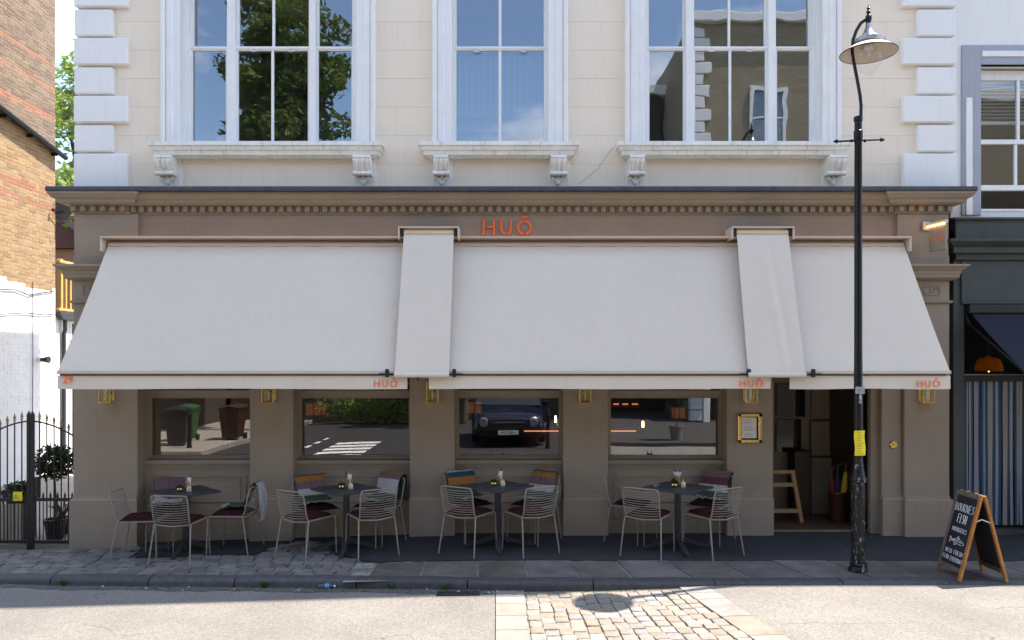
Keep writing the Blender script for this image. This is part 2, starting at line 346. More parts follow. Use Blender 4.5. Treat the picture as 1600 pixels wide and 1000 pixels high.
# asphalt with visible chippings
def chips(mat, s1=70., s2=230.):
    t = mat.node_tree; n = t.nodes; L = t.links; b = n['Principled BSDF']; old = b.inputs['Base Color'].links[0].from_socket
    co = n.new('ShaderNodeTexCoord')
    v = n.new('ShaderNodeTexVoronoi'); v.inputs['Scale'].default_value = s1; L.new(co.outputs['Object'], v.inputs['Vector'])
    sepc = n.new('ShaderNodeSeparateColor'); L.new(v.outputs['Color'], sepc.inputs[0])
    r = n.new('ShaderNodeMapRange'); r.inputs['To Min'].default_value = .78; r.inputs['To Max'].default_value = 1.2; L.new(sepc.outputs[0], r.inputs['Value'])
    hs = n.new('ShaderNodeHueSaturation'); L.new(r.outputs[0], hs.inputs['Value']); L.new(old, hs.inputs['Color']); L.new(hs.outputs[0], b.inputs['Base Color'])
    big = n.new('ShaderNodeTexNoise'); big.inputs['Scale'].default_value = .8; big.inputs['Detail'].default_value = 8; L.new(co.outputs['Object'], big.inputs['Vector'])
    r2 = n.new('ShaderNodeMapRange'); r2.inputs['From Min'].default_value = .3; r2.inputs['From Max'].default_value = .7; r2.inputs['To Min'].default_value = .84; r2.inputs['To Max'].default_value = 1.08; L.new(big.outputs[0], r2.inputs['Value'])
    h2 = n.new('ShaderNodeHueSaturation'); L.new(r2.outputs[0], h2.inputs['Value']); L.new(hs.outputs[0], h2.inputs['Color']); L.new(h2.outputs[0], b.inputs['Base Color'])
    wn_ = n.new('ShaderNodeTexNoise'); wn_.inputs['Scale'].default_value = 2.5; wn_.inputs['Detail'].default_value = 6; L.new(co.outputs['Object'], wn_.inputs['Vector'])
    av = n.new('ShaderNodeMix'); av.data_type = 'RGBA'; av.inputs['Factor'].default_value = .25; L.new(co.outputs['Object'], av.inputs['A']); L.new(wn_.outputs['Color'], av.inputs['B'])
    ve = n.new('ShaderNodeTexVoronoi'); ve.feature = 'DISTANCE_TO_EDGE'; ve.inputs['Scale'].default_value = .75; L.new(av.outputs['Result'], ve.inputs['Vector'])
    rc = n.new('ShaderNodeMapRange'); rc.inputs['From Max'].default_value = .005; rc.inputs['To Min'].default_value = .55; L.new(ve.outputs['Distance'], rc.inputs['Value'])
    mk = n.new('ShaderNodeMapRange'); mk.inputs['From Min'].default_value = .5; mk.inputs['From Max'].default_value = .56; L.new(big.outputs[0], mk.inputs['Value'])
    mc = n.new('ShaderNodeMix'); mc.inputs['A'].default_value = 1.; L.new(mk.outputs[0], mc.inputs['Factor']); L.new(rc.outputs[0], mc.inputs['B'])
    h3 = n.new('ShaderNodeHueSaturation'); L.new(mc.outputs['Result'], h3.inputs['Value']); L.new(h2.outputs[0], h3.inputs['Color']); L.new(h3.outputs[0], b.inputs['Base Color'])
    bp = n.new('ShaderNodeBump'); bp.inputs['Strength'].default_value = .6; bp.inputs['Distance'].default_value = .004
    L.new(v.outputs['Distance'], bp.inputs['Height']); L.new(bp.outputs[0], b.inputs['Normal'])
chips(ASPH); spots(DARKASPH, 3.2, .07, (.09, .09, .09)); spots(FLAG, 2.6, .06, (.22, .21, .2))
road = tag(m.build('road', ASPH, loc=(0, 0, -.1)), kind='structure')
# cobbled crossing, children of the road
m = MB(); 
for k in range(6):
    y0 = YC0+(7.62-YC0)*k/6; y1 = YC0+(7.62-YC0)*(k+1)/6
    for i in range(6):
        def X(y, t): return cxl(y)+(cxr(y)-cxl(y))*t
        t0, t1 = i/6, (i+1)/6
        m.add([(X(y0, t0), y0, rz(X(y0, t0))-.014), (X(y0, t1), y0, rz(X(y0, t1))-.014), (X(y1, t1), y1, rz(X(y1, t1))-.014), (X(y1, t0), y1, rz(X(y1, t0))-.014)], [(0, 1, 2, 3)])
m.build('crossing_bed', M('sandy_joint', (.22, .19, .15), 1., .3, 14, .5, 60), road)
def sett_mesh(name, a, b, h, mat, jit, seed, dome=.003):
    r = random.Random(seed); q = MB(); c = .012
    o = [(-a/2, -b/2), (a/2, -b/2), (a/2, b/2), (-a/2, b/2)]
    o = [(x+r.uniform(-jit, jit), y+r.uniform(-jit, jit)) for x, y in o]
    pts = []
    for i in range(4):
        p, n = Vector((*o[i], 0)), Vector((*o[(i+1) % 4], 0)); pts += [p.lerp(n, .05), p.lerp(n, .5)+Vector((r.uniform(-jit, jit)*.5, r.uniform(-jit, jit)*.5, 0)), p.lerp(n, .95)]
    N = len(pts); v = [(p.x, p.y, -h) for p in pts]+[(p.x, p.y, -c*.55) for p in pts]+[(p.x*.945, p.y*.935, r.uniform(-.002, .002)) for p in pts]+[(0, 0, dome)]
    f = [(i, (i+1) % N, N+(i+1) % N, N+i) for i in range(N)]+[(N+i, N+(i+1) % N, 2*N+(i+1) % N, 2*N+i) for i in range(N)]+[(2*N+i, 2*N+(i+1) % N, 3*N) for i in range(N)]
    q.add(v, f); ob = q.build(name, mat, None, True, 14, loc=(0, 0, 0)); return ob
cob = [sett_mesh('sett', .105, .15, .08, GRAN, .005, s) for s in range(6)]
proto = list(cob); cnt = 0; lowrest = MB()
ncol = 14
for ci in range(ncol):
    y = 7.55-rng.uniform(0, .09)
    while y > YC0+.05:
        d = .15*rng.uniform(.8, 1.15); ym_ = y-d/2; xa_, xb_ = cxl(ym_)+.30, cxr(ym_)-.30
        pw = (xb_-xa_)/ncol; x = xa_+pw*(ci+.5)+.008*math.sin(y*7+ci)
        place(rng.choice(cob), road, (x, ym_, rz(x)+rng.uniform(-.005, .005)), rng.uniform(-.05, .05)+.08*ci/ncol, ((pw-.004)/.105, (d-.006)/.15, 1)); cnt += 1
        y -= d
for sgn, f0 in ((1, cxl), (-1, cxr)):
    y = 7.585
    while y > YC0:
        d = rng.uniform(.33, .5) if y < 7.3 else .20; y2 = max(YC0, y-d+.008)
        a, b, c_, d_ = (f0(y)+sgn*.008, f0(y)+sgn*.29, f0(y2)+sgn*.29, f0(y2)+sgn*.008)
        q = MB(); zz = [rz(f0(y)), rz(f0(y)+sgn*.29), rz(f0(y2)+sgn*.29), rz(f0(y2))]
        top = [(a, y, zz[0]+.004), (b, y, zz[1]+.004), (c_, y2, zz[2]+.004), (d_, y2, zz[3]+.004)]
        q.add(top+[(p[0], p[1], p[2]-.1) for p in top], [(0, 1, 2, 3), (0, 4, 5, 1), (1, 5, 6, 2), (2, 6, 7, 3), (3, 7, 4, 0)])
        q.build('border_slab', SLABY, road); y -= d
# pavement
m = MB(); XP = [x for x in XALL if -8 <= x <= 12]
strip(m, XP, lambda x: yk(x)+.02, lambda x: 10.0, lambda x: gz(x)-.02)
pav = tag(m.build('pavement', DIRT, loc=(0, 9, -.02)), kind='structure')
m = MB(); xa = [-4.75+.05*i for i in range(int((12+4.75)/.05)+1)]
strip(m, [x for x in xa if x < 12], lambda x: ya(x)+.012*math.sin(x*9.)+.01*math.sin(x*31), lambda x: 9.99, lambda x: gz(x)+.003, .03)
m.build('asphalt_strip', DARKASPH, pav)
m = MB(); strip(m, [-1.75, -1.0, 0, 2, 4, 6, 8, 12], lambda x: 7.72, lambda x: 8.46, lambda x: gz(x)-.008); m.build('mortar_bed', MORTAR, pav)
x = -1.52; i = 0
while x < 9:
    w = rng.uniform(.52, .66); sk = lerp_tab([(-2, 0), (.5, .05), (3, .18), (9, .2)], x)
    q = MB(); y0, y1 = 7.765, 8.405+rng.uniform(-.015, .02); e = .011
    pa = [(x+e+sk*.5, y0), (x+w-e+sk*.5, y0), (x+w-e-sk*.5+rng.uniform(-.02, .02), y1), (x+e-sk*.5+rng.uniform(-.01, .02), y1+rng.uniform(-.01, .01))]
    dz = rng.uniform(-.003, .005)
    top = [(a, b, gz(a)+.004+dz+rng.uniform(-.002, .002)) for a, b in pa]
    q.add(top+[(a, b, c-.04) for a, b, c in top], [(0, 1, 2, 3), (0, 4, 5, 1), (1, 5, 6, 2), (2, 6, 7, 3), (3, 7, 4, 0)])
    q.build('flagstone', FLAG, pav); x += w
stt = [sett_mesh('sett', .19, .125, .07, SETT, .010, s+20) for s in range(6)]; proto += stt
y = 0; cnt2 = 0
for r_ in range(22):
    off = .08+r_*.137; x = -7.3+rng.uniform(0, .15)
    while x < -1.45:
        w = rng.uniform(.75, 1.2); x += .098*w; yy = yk(x)+.17+off
        lim = -1.62-.3*max(0, yy-8.3)+rng.uniform(-.1, .1)
        if yy < ya(x)-.06 and x < lim and yy < 9.6:
            place(rng.choice(stt), pav, (x, yy, gz(x)+rng.uniform(-.007, .005)), rng.uniform(-.05, .05)-.1, (w, rng.uniform(.92, 1.06), 1)); cnt2 += 1
        x += .098*w+.007
print('setts', cnt, cnt2)
x = -7.6
while x < 10:
    L_ = rng.uniform(.95, 1.35); q = MB(); n = 6; ys0 = []
    e = .006; dz = rng.uniform(-.004, .004)
    pr = [(-.004, -.3), (-.0, -.045), (.006, -.02), (.022, -.004), (.05, .0), (.15, .002), (.15, -.3)]
    vs_ = []
    for k in range(n+1):
        X_ = x+e+(L_-2*e)*k/n
        for (a, b) in pr: vs_.append((X_, yk(X_)+a+rng.uniform(-.003, .003), gz(X_)+b+dz+.002))
    P_ = len(pr); fs_ = [(k*P_+i, k*P_+i+1, (k+1)*P_+i+1, (k+1)*P_+i) for k in range(n) for i in range(P_-1)]
    fs_ += [tuple(range(P_)), tuple(n*P_+i for i in range(P_))]
    q.add(vs_, fs_); q.build('kerb_stone', KERB, pav, True, 50); x += L_
# gutter strip with dirt
m = MB(); strip(m, [-7.5+.1*i for i in range(74)], lambda x: yk(x)-.13-.02*math.sin(x*5)-.015*math.sin(x*17), lambda x: yk(x)+.01, lambda x: rz(x)+.004)
m.build('gutter_channel', M('gutter_grit', (.10, .092, .08), 1., .45, 18, .8, 60), road)
m = MB(); X0, X1 = -.75, -.32; Y0, Y1 = 7.44, 7.56
m.box(X0, X1, Y0, Y1, rz(-.5)-.03, rz(-.5)+.002)
for k in range(9): m.box(X0+.02+k*.046, X0+.045+k*.046, Y0+.015, Y1-.015, rz(-.5), rz(-.5)+.01)
m.box(X0, X1, Y0-.0, Y0+.015, rz(-.5), rz(-.5)+.011); m.box(X0, X1, Y1-.015, Y1, rz(-.5), rz(-.5)+.011)
m.build('drain_grate', M('cast_iron', (.02, .02, .022), .6, .4, 20, .4, 40), road)
# ------------------------------------------------------------------ the restaurant building
B = empty('restaurant_building', (0, 9.7, 0))
tag(B, 'cream stucco corner building with taupe restaurant shopfront and three sash windows above', 'building')
XL, XR = -5.65, 5.73; ZT = 11.2; YW = 9.76; YR = 17.1
def bx(name, mat, parent, *a, c=0.):
    return MB().box(*a, c=c).build(name, mat, parent)
# upper windows: (outer architrave x0,x1, inner opening x0,x1, sill x0,x1, mullion xs, panes)
def U(px, Y=9.95): return wx(px, Y)
YA = 9.68
wins = [dict(a0=wx(251, YA), a1=wx(585, YA), i0=wx(279, YA), i1=wx(556, YA), s0=wx(229, 9.52), s1=wx(596, 9.52), p=[(302, 354), (373, 424.5), (428.5, 482), (498, 550)], mu=[(354, 373), (482, 498)], br=[(247, 277), (553, 583)]),
        dict(a0=wx(676, YA), a1=wx(887, YA), i0=wx(706, YA), i1=wx(857, YA), s0=wx(653, 9.52), s1=wx(905, 9.52), p=[(713, 779), (783.5, 850)], mu=[], br=[(677, 703), (858, 886)]),
        dict(a0=wx(978, YA), a1=wx(1315, YA), i0=wx(1008, YA), i1=wx(1287, YA), s0=wx(967, 9.52), s1=wx(1333, 9.52), p=[(1014, 1067), (1085, 1138), (1142, 1195), (1213, 1264)], mu=[(1067, 1085), (1195, 1213)], br=[(980, 1006), (1287, 1317)])]
ZS = 5.04; ZR = 6.39; ZH = 7.72
# wall core: columns between the openings and bands above and below
edges = [XL+.02]
m = MB()
m.box(XL, XR, YW+.006, 10.15, ZH, ZT-.3); m.box(XL, XR, YW+.006, 10.15, 4.30, ZS)
cols = [(XL, wins[0]['i0']-.03), (wins[0]['i1']+.03, wins[1]['i0']-.03), (wins[1]['i1']+.03, wins[2]['i0']-.03), (wins[2]['i1']+.03, XR)]
for a, b in cols: m.box(a, b, YW+.006, 10.15, ZS+.0005, ZH-.0005)
m.box(XL, XL+.3, 10.151, YR, -.3, ZT-.3); m.box(XR-.3, XR, 10.151, YR, -.3, ZT-.3); m.box(XL+.3, XR-.3, YR-.3, YR, -.3, ZT-.3)
m.box(XL+.3, XR-.3, 10.151, YR-.3, 4.2, 4.35); m.box(XL+.3, XR-.3, 10.151, YR-.3, 8.3, 8.4)
m.build('wall', CREAM, B)
# ashlar-scored stucco blocks
rowz = [4.44+.372*k for k in range(17)]
def cut(segs, a, b):
    out = []
    for s0, s1 in segs:
        if b <= s0 or a >= s1: out.append((s0, s1)); continue
        if a > s0: out.append((s0, a))
        if b < s1: out.append((b, s1))
    return out
for k in range(len(rowz)-1):
    z0, z1 = rowz[k]+.0012, rowz[k+1]-.0012
    if z1 > ZT-.45: break
    segs = [(XL+.5, XR-.42)]
    if z1 > ZS and z0 < ZH:
        for w in wins: segs = cut(segs, w['a0']+.01, w['a1']-.01)
    for s0, s1 in segs:
        x = s0; first = True
        while x < s1-.02:
            nx = x+(rng.uniform(1.6, 3.2) if not first else (1.9 if k % 2 else .9)); first = False
            if nx > s1-.6: nx = s1
            MB().box(x+.0006, nx-.0006, YW, YW+.02, z0, z1, .0012).build('stucco_block', CREAM, B); x = nx
# quoins
def quoins(x_edge, sgn):
    z = 4.40; k = 0
    hs = [.55]+[.375]*20
    for h in hs:
        long = (k % 2 == 0); L_ = .665 if long else .47
        if z+h > ZT-.4: break
        x0, x1 = (x_edge, x_edge+sgn*L_); 
        MB().box(min(x0, x1)-(.03 if sgn > 0 else 0), max(x0, x1)+(.03 if sgn < 0 else 0), YW-.055-(.012 if long else 0), YW+.3, z+.016, z+h-.016, .014).build('quoin', WHITE, B)
        z += h; k += 1
quoins(XL, 1); quoins(XR, -1)
# eaves cornice and roof
m = MB(); m.sweep([(-.02, ZT), (.70, ZT), (.70, ZT-.07), (.62, ZT-.1), (.45, ZT-.2), (.2, ZT-.24), (.12, ZT-.36), (-.02, ZT-.4)], XL+.0, XR-.0, YW, YW+.3); m.build('eaves_cornice', WHITE, B)
m = MB(); m.add([(XL, YW, ZT), (XR, YW, ZT), (XR, YR, ZT), (XL, YR, ZT), (XL+3, 13.4, ZT+.35), (XR-3, 13.4, ZT+.35)], [(0, 1, 5, 4), (1, 2, 5), (2, 3, 4, 5), (3, 0, 4)]); m.build('roof', M('slate_roof', (.06, .065, .075), .7, .3, 4), B)
def bracket(mb_x0, mb_x1, zt, zb):
    w = mb_x1-mb_x0; xc = (mb_x0+mb_x1)/2; q = MB()
    q.box(mb_x0-.004, mb_x1+.03, YW-.03, YW+.02, zb, zt, .004)
    prof = [(0, zt), (-.20, zt), (-.205, zt-.03), (-.185, zt-.04), (-.195, zt-.07), (-.17, zt-.12), (-.13, zt-.17), (-.115, zt-.2), (-.10, zt-.22), (0, zt-.24)]
    q.prism([(YW-.02+a, b) for a, b in prof], mb_x0+.015, mb_x1-.01, 'x')
    for t in (.2, .5, .8):
        xx = mb_x0+.015+(w-.025)*t
        q.tube([(xx, YW-.02-.19, zt-.045), (xx, YW-.02-.19, zt-.08), (xx, YW-.02-.165, zt-.125), (xx, YW-.02-.125, zt-.175)], .016, 6)
    q.tube([(mb_x0+.005, YW-.14, zt-.215), (mb_x1, YW-.14, zt-.215)], .03, 10)
    for dx, dz, r in ((-.07, .26, .026), (-.035, .285, .03), (0, .31, .034), (.035, .285, .03), (.07, .26, .026), (0, .26, .035)):
        q.lathe([(.001, -.06), (r*.8, -.05), (r, -.02), (r*.9, 0), (r*.9, .02)], 8, (xc+dx*.8, YW-.025, zt-dz), axis='y')
    return q
for wi, w in enumerate(wins):
    yf = 9.90; q = MB()
    # box frame
    q.box(w['i0']-.02, U(w['p'][0][0])-.03, yf, yf+.12, ZS, ZH, .004); q.box(U(w['p'][-1][1])+.03, w['i1']+.02, yf, yf+.12, ZS, ZH, .004)
    for a, b in w['mu']: q.box(U(a)+.025, U(b)-.025, yf-.01, yf+.12, ZS+.001, ZH-.001, .006)
    q.box(w['i0']+.01, w['i1']-.01, yf+.01, yf+.13, ZH-.12, ZH-.002, .004)
    wo_ = q.build('window', WOODW, B)
    # reveals are the wall columns; sashes per light
    lights = []
    ps = w['p']
    if len(ps) == 4: lights = [[ps[0]], [ps[1], ps[2]], [ps[3]]]
    else: lights = [[ps[0], ps[1]]]
    for Lg in lights:
        x0 = U(Lg[0][0])-.035; x1 = U(Lg[-1][1])+.035
        for lower in (0, 1):
            ys = yf+.055 if lower else yf+.02
            za, zb = (ZS+.03, ZR+.02) if lower else (ZR-.02, ZH-.11)
            if lower: ys = yf+.025
            else: ys = yf+.07
            rb = .095 if lower else .05
            q = MB(); q.box(x0, x0+.037, ys, ys+.042, za, zb, .003); q.box(x1-.037, x1, ys, ys+.042, za, zb, .003)
            q.box(x0+.0005, x1-.0005, ys+.001, ys+.043, za+.0005, za+rb, .003); q.box(x0+.0005, x1-.0005, ys+.001, ys+.043, zb-.045, zb-.0005, .003)
            if lower: q.box(x0-.005, x1+.005, ys-.012, ys+.03, zb-.03, zb+.005, .006)
            for pa, pb in zip(Lg, Lg[1:]):
                q.box(U(pa[1])-.0, U(pb[0])+.0, ys+.004, ys+.038, za+.02, zb-.02, .004)
            q.build('sash', WOODW, wo_)
            for pa in Lg:
                MB().box(U(pa[0])-.006, U(pa[1])+.006, ys+.02, ys+.024, za+.05, zb-.03).build('pane', GLU, wo_)
            if lower:
                for t in (.25, .75):
                    if len(Lg) == 2:
                        xx = x0+(x1-x0)*t; q = MB(); q.tube([(xx-.05, ys-.005, zb-.03), (xx-.04, ys-.02, zb-.06), (xx, ys-.024, zb-.068), (xx+.04, ys-.02, zb-.06), (xx+.05, ys-.005, zb-.03)], .006, 6); q.build('sash_lift', SILLM, wo_)
    # architrave: stepped jambs and head
    q = MB()
    for a, b, s in ((w['a0'], w['i0'], 1), (w['i1'], w['a1'], -1)):
        o_, i_ = (a, b) if s > 0 else (b, a)
        q.box(o_, i_, YW-.05, YW+.3, ZS, ZH+.2, .006)
        q.box(o_-s*.004, o_+s*.05, YW-.085, YW+.02, ZS+.001, ZH+.25, .012); q.box(o_+s*.06, o_+s*.15, YW-.066, YW, ZS+.002, ZH+.199, .01)
    q.box(w['i0']-.2, w['i1']+.2, YW-.052, YW+.1, ZH+.0, ZH+.201, .006); q.box(w['a0']-.01, w['a1']+.01, YW-.09, YW+.02, ZH+.2, ZH+.26, .01)
    q.build('architrave', WOODW, wo_)
    q = MB(); s0, s1 = w['s0'], w['s1']
    q.sweep([(-.03, ZS+.02), (.20, ZS+.012), (.205, ZS-.035), (.18, ZS-.045), (.175, ZS-.085), (.15, ZS-.10), (.145, ZS-.145), (.10, ZS-.155), (.09, ZS-.17), (-.03, ZS-.175)], s0+.20, s1-.20, YW-.005, YW+.06)
    q.box(w['i0']+.004, w['i1']-.004, YW-.02, 10.03, ZS-.02, ZS+.027)
    q.build('sill', SILLM, wo_)
    for a, b in w['br']: bracket(wx(a, 9.7), wx(b, 9.7), ZS-.165, 4.43).build('bracket', SILLM, wo_, True, 40)
# inner room lining (dark) behind the upper windows, with a vertical slat blind in the middle window
for wi, (a, b) in enumerate(((XL+.31, -1.6), (-1.59, 1.29), (1.3, XR-.31))):
    q = MB(); q.box(a, b, 13.2, 13.3, 4.36, 8.29); q.build('room_partition', M('pale_room_wall', (.30, .29, .27), .9, .1, 2), B)
w = wins[1]; 
for k in range(14):
    xx = w['i0']+.1+(w['i1']-w['i0']-.2)*k/13
    q = MB(); q.box(-.05, .05, -.002, .002, 0, .82); q.xf(Matrix.Translation((xx, 10.14, 5.55)) @ Matrix.Rotation(R(38), 4, 'Z')); q.build('blind_slat', M('blue_grey_blind', (.30, .35, .42), .8, .05, 3), B)
bx('window_bench', M('pale_room_wall', (.3, .29, .27)), B, w['i0']-.1, w['i1']+.1, 10.17, 10.5, 5.36, 5.5)
q = MB(); q.tube([(wx(a_, 9.74), 9.755, wz(b_, 9.74)) for a_, b_ in ((905, 287), (918, 276), (935, 262), (950, 240), (960, 228), (968, 224))], .002, 5); tag(q.build('thin_cable', M('grey_cable', (.45, .40, .33), .7, .2, 20), None), 'thin cable curving up the cream wall left of the right sill', 'cable')
# --- shopfront
PIL = [(-5.625, -4.80), (-3.38, -2.82), (-1.32, -.742), (.66, 1.237), (2.77, 3.365), (4.767, 5.61)]
OPN = [(-4.80, -3.38), (-2.82, -1.32), (-.742, .66), (1.237, 2.77)]
m = MB(); m.box(-5.60, 5.60, 9.665, 10.1, 3.60, 4.145); m.box(-5.60, 5.60, 9.70, 10.16, 4.1455, 4.30); m.build('fascia', TAUPE, B)
# dentilled cornice
def corn(x0, x1, y0, nm):
    m = MB(); m.sweep([(-.05, 4.375), (.235, 4.375), (.235, 4.35), (.22, 4.345), (.215, 4.33), (.195, 4.308), (.165, 4.296), (.16, 4.285), (.16, 4.255), (.135, 4.25), (.11, 4.238), (.025, 4.236), (.025, 4.158), (.04, 4.156), (.04, 4.145), (.015, 4.14), (-.05, 4.138)], x0, x1, y0, y0+.3); return m.build(nm, TAUPE, B)
cor = corn(-4.93, 4.93, 9.665, 'cornice')
corL = corn(-5.60, -4.93, 9.615, 'cornice'); corR = corn(4.93, 5.585, 9.615, 'cornice')
dn = MB().box(-.03, .03, -.055, 0, 0, .072, .004).build('dentil', TAUPE, None, loc=(0, 0, 0)); proto.append(dn)
n = 88
for k in range(n):
    x = -4.86+9.72*k/(n-1); place(dn, cor, (x, 9.665-.02, 4.160))
for pr_, a, b in ((corL, -5.60, -4.97), (corR, 4.97, 5.585)):
    for k in range(6): place(dn, pr_, (a-.0+(b-a)*k/5, 9.615-.02, 4.160))
for k in range(3):
    o = place(dn, corL, (-5.62, 9.60+.09+k*.11, 4.160), R(-90)); o = place(dn, corR, (5.605, 9.69+k*.11, 4.160), R(90))
m = MB(); m.box(-5.60-.25, 5.585+.25, 9.615-.25, 10.0, 4.378, 4.437, .012); m.box(-5.5, 5.5, 9.7, 9.757, 4.436, 4.462, .01)
def wob(p): return (p[0], p[1], p[2])
m.build('lead_flashing', LEAD, B)
YP = [9.60, 9.65, 9.65, 9.65, 9.65, 9.60]
for k, (a, b) in enumerate(PIL):
    y0 = YP[k]; q = MB(); zb = gz(a)-.1
    if k == 5:
        q.box(4.767, 5.03, 9.66, 10.1, zb, 3.6, .008); q.box(5.03, b, y0, 10.1, zb, 3.6, .008)
    else: q.box(a, b, y0, 10.1, zb, 3.6, .008)
    po = q.build('pilaster', TAUPE, B)
    q = MB(); zp = .49
    pp = [(.0, zp+.03), (.012, zp+.025), (.012, zp), (.03, zp-.012), (.04, zp-.025), (.04, zb), (-.02, zb)]
    if k == 5:
        q.sweep([(p_-.0, z_) for p_, z_ in pp], 4.80, 5.07, 9.655, 10.0); q.sweep(pp, 5.06, b-.012, y0-.003, 10.0)
    elif k == 0: q.sweep(pp, a+.012, b-.028, y0-.003, 9.79)
    else: q.sweep([(p_*.5, z_) for p_, z_ in pp], a+.018, b-.018, y0-.003, 9.9)
    q.build('plinth', TAUPE, po)
    if k in (0, 5):
        aa = a if k == 0 else 5.03
        q = MB(); q.sweep([(-.02, 3.47), (.17, 3.47), (.17, 3.445), (.155, 3.44), (.13, 3.41), (.10, 3.39), (.10, 3.355), (.09, 3.35), (.085, 3.31), (.05, 3.285), (.02, 3.275), (-.02, 3.27)], aa+.01, b-.01, y0-.003, 10.0)
        q.sweep([(-.02, 3.02), (.035, 3.02), (.035, 3.0), (.02, 2.985), (-.02, 2.98)], aa+.01, b-.01, y0-.003, 10.0)
        q.build('capital', TAUPE, po, True, 30)
        q = MB(); xa_, xb_ = aa+.12, b-.12; z0, z1 = 3.09, 3.22
        for (x0, x1, za, zc) in ((xa_, xb_, z1-.018, z1), (xa_, xb_, z0, z0+.018), (xa_, xa_+.018, z0, z1), (xb_-.018, xb_, z0, z1)): q.box(x0, x1, y0-.014, y0+.01, za, zc, .004)
        xc = (xa_+xb_)/2; q.tube([(xc+.045*math.cos(t*.52), y0-.004, 3.155+.045*math.sin(t*.52)) for t in range(12)], .007, 6, closed=True)
        for s in (-1, 1):
            for cx_, rr_, z_ in ((.10, .032, 3.165), (.165, .026, 3.145), (.07, .015, 3.12), (.135, .014, 3.185), (.2, .02, 3.17)):
                if xc+s*cx_+rr_ > xb_-.02 or xc+s*cx_-rr_ < xa_+.02: continue
                q.tube([(xc+s*(cx_+rr_*(1-t/16)*math.cos(t*.6)), y0-.003, z_+rr_*(1-t/16)*math.sin(t*.6)) for t in range(15)], .007, 5)
        q.build('carved_panel', TAUPE, po, True, 40)
        # frieze block above the capital
        bx('frieze_block', TAUPE, po, aa+.005 if k == 0 else 4.95, b-.005, y0+.012, 9.9, 3.472, 4.137, c=.004)
for k, (a, b) in enumerate(OPN):
    ys = 9.80; zb = gz((a+b)/2)-.1
    # stall riser with sunk panel mouldings
    q = MB(); q.box(a-.02, b+.02, ys, 9.97, zb, .87); so_ = q.build('stall_riser', TAUPE, B)
    q = MB()
    for ins, th, pr_ in ((.09, .022, .012), (.17, .016, .008)):
        x0, x1, z0, z1 = a+ins, b-ins, .16+ins*.3+.0, .80-ins*.55
        q.box(x0, x1, ys-pr_, ys+.01, z1-th, z1, .004); q.box(x0, x1, ys-pr_, ys+.01, z0, z0+th, .004); q.box(x0, x0+th, ys-pr_-.0004, ys+.01, z0, z1, .004); q.box(x1-th, x1, ys-pr_-.0004, ys+.01, z0, z1, .004)
    q.box(a-.01, b+.01, ys-.022, ys+.01, .40, .425, .006)
    q.build('panel_moulding', TAUPE, so_)
    q = MB(); q.box(a-.01, b+.01, ys-.035, ys+.01, zb, gz((a+b)/2)+.12, .008); q.build('skirting', TAUPE, so_)
    # window
    q = MB(); yf = 9.885; gx0, gx1 = a+(.05 if k == 3 else .025), b-.025
    q.box(a-.01, gx0, yf-.02, yf+.09, .98, 2.62, .006); q.box(gx1, b+.01, yf-.02, yf+.09, .98, 2.62, .006)
    q.box(a-.01, b+.01, yf-.015, yf+.08, 1.775, 1.865, .008); q.box(a-.01, b+.01, yf-.015, yf+.09, 2.55, 2.64, .008); q.box(a-.011, b+.011, yf-.012, yf+.08, .955, .985, .006)
    for (x0, x1, z0, z1) in ((gx0, gx1, .985, 1.775),):
        q.box(x0, x0+.018, yf+.0, yf+.03, z0, z1, .004); q.box(x1-.018, x1, yf, yf+.03, z0, z1, .004); q.box(x0, x1, yf-.0005, yf+.03, z0, z0+.018, .004); q.box(x0, x1, yf-.0005, yf+.03, z1-.018, z1, .004)
    wo_ = q.build('shop_window', TAUPE, B)
    MB().box(gx0+.004, gx1-.004, yf+.035, yf+.043, .97, 1.79).build('pane', GLS, wo_)
    MB().box(gx0-.004, gx1+.004, yf+.036, yf+.044, 1.85, 2.57).build('transom_pane', GLS, wo_)
    q = MB(); q.box(a-.005, b+.005, 9.755, 9.99, .90, .954, .008); q.box(a-.005, b+.005, 9.775, 9.9, .868, .9, .004); q.box(a-.005, b+.005, 9.79, 9.9, .835, .868, .004)
    q.build('window_sill', TAUPE, wo_)
    bx('window_head', TAUPE, B, a-.01, b+.01, 9.82, 10.05, 2.642, 3.6)
# --- interior of the dining room
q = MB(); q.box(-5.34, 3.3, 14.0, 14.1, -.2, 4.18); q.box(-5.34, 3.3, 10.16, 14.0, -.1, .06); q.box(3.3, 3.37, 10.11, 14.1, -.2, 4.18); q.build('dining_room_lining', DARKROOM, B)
# --- doorway vestibule
V0, V1 = 3.365, 4.767; yb = 11.0
q = MB(); q.box(V0+.005, 5.4, yb, yb+.05, 0, 3.6); q.box(V1+.02, V1+.06, 10.02, yb, 0, 3.6); q.box(V0+.006, V1+.02, 9.9, yb, 3.0, 3.1); dw = q.build('vestibule', CABM, B)
bx('vestibule_floor', M('brown_floor_boards', (.10, .055, .03), .5, .25, 5), dw, V0+.01, V1+.02, 9.86, yb, -.05, .03)
bx('door_threshold', M('dull_brass_strip', (.20, .15, .09), .5, .2, 9), dw, V0+.01, V1-.3, 9.83, 9.86, -.02, .028, c=.004)
bx('door_head', TAUPE, B, V0-.01, V1+.01, 9.82, 10.05, 2.35, 3.6)
q = MB(); q.box(V0-.005, V0+.05, 9.80, 9.88, .0, 2.36, .005); q.box(V1-.20, V1-.15, 9.84, 9.93, 0, 2.36, .005); q.box(V1-.10, V1+.005, 9.74, 9.83, -.05, 2.36, .006); q.build('door_frame', TAUPE, B)
bx('open_door', M('dark_stained_door', (.04, .025, .015), .4, .2, 4), B, V1-.145, V1-.105, 9.94, 10.9, .04, 2.34, c=.004)
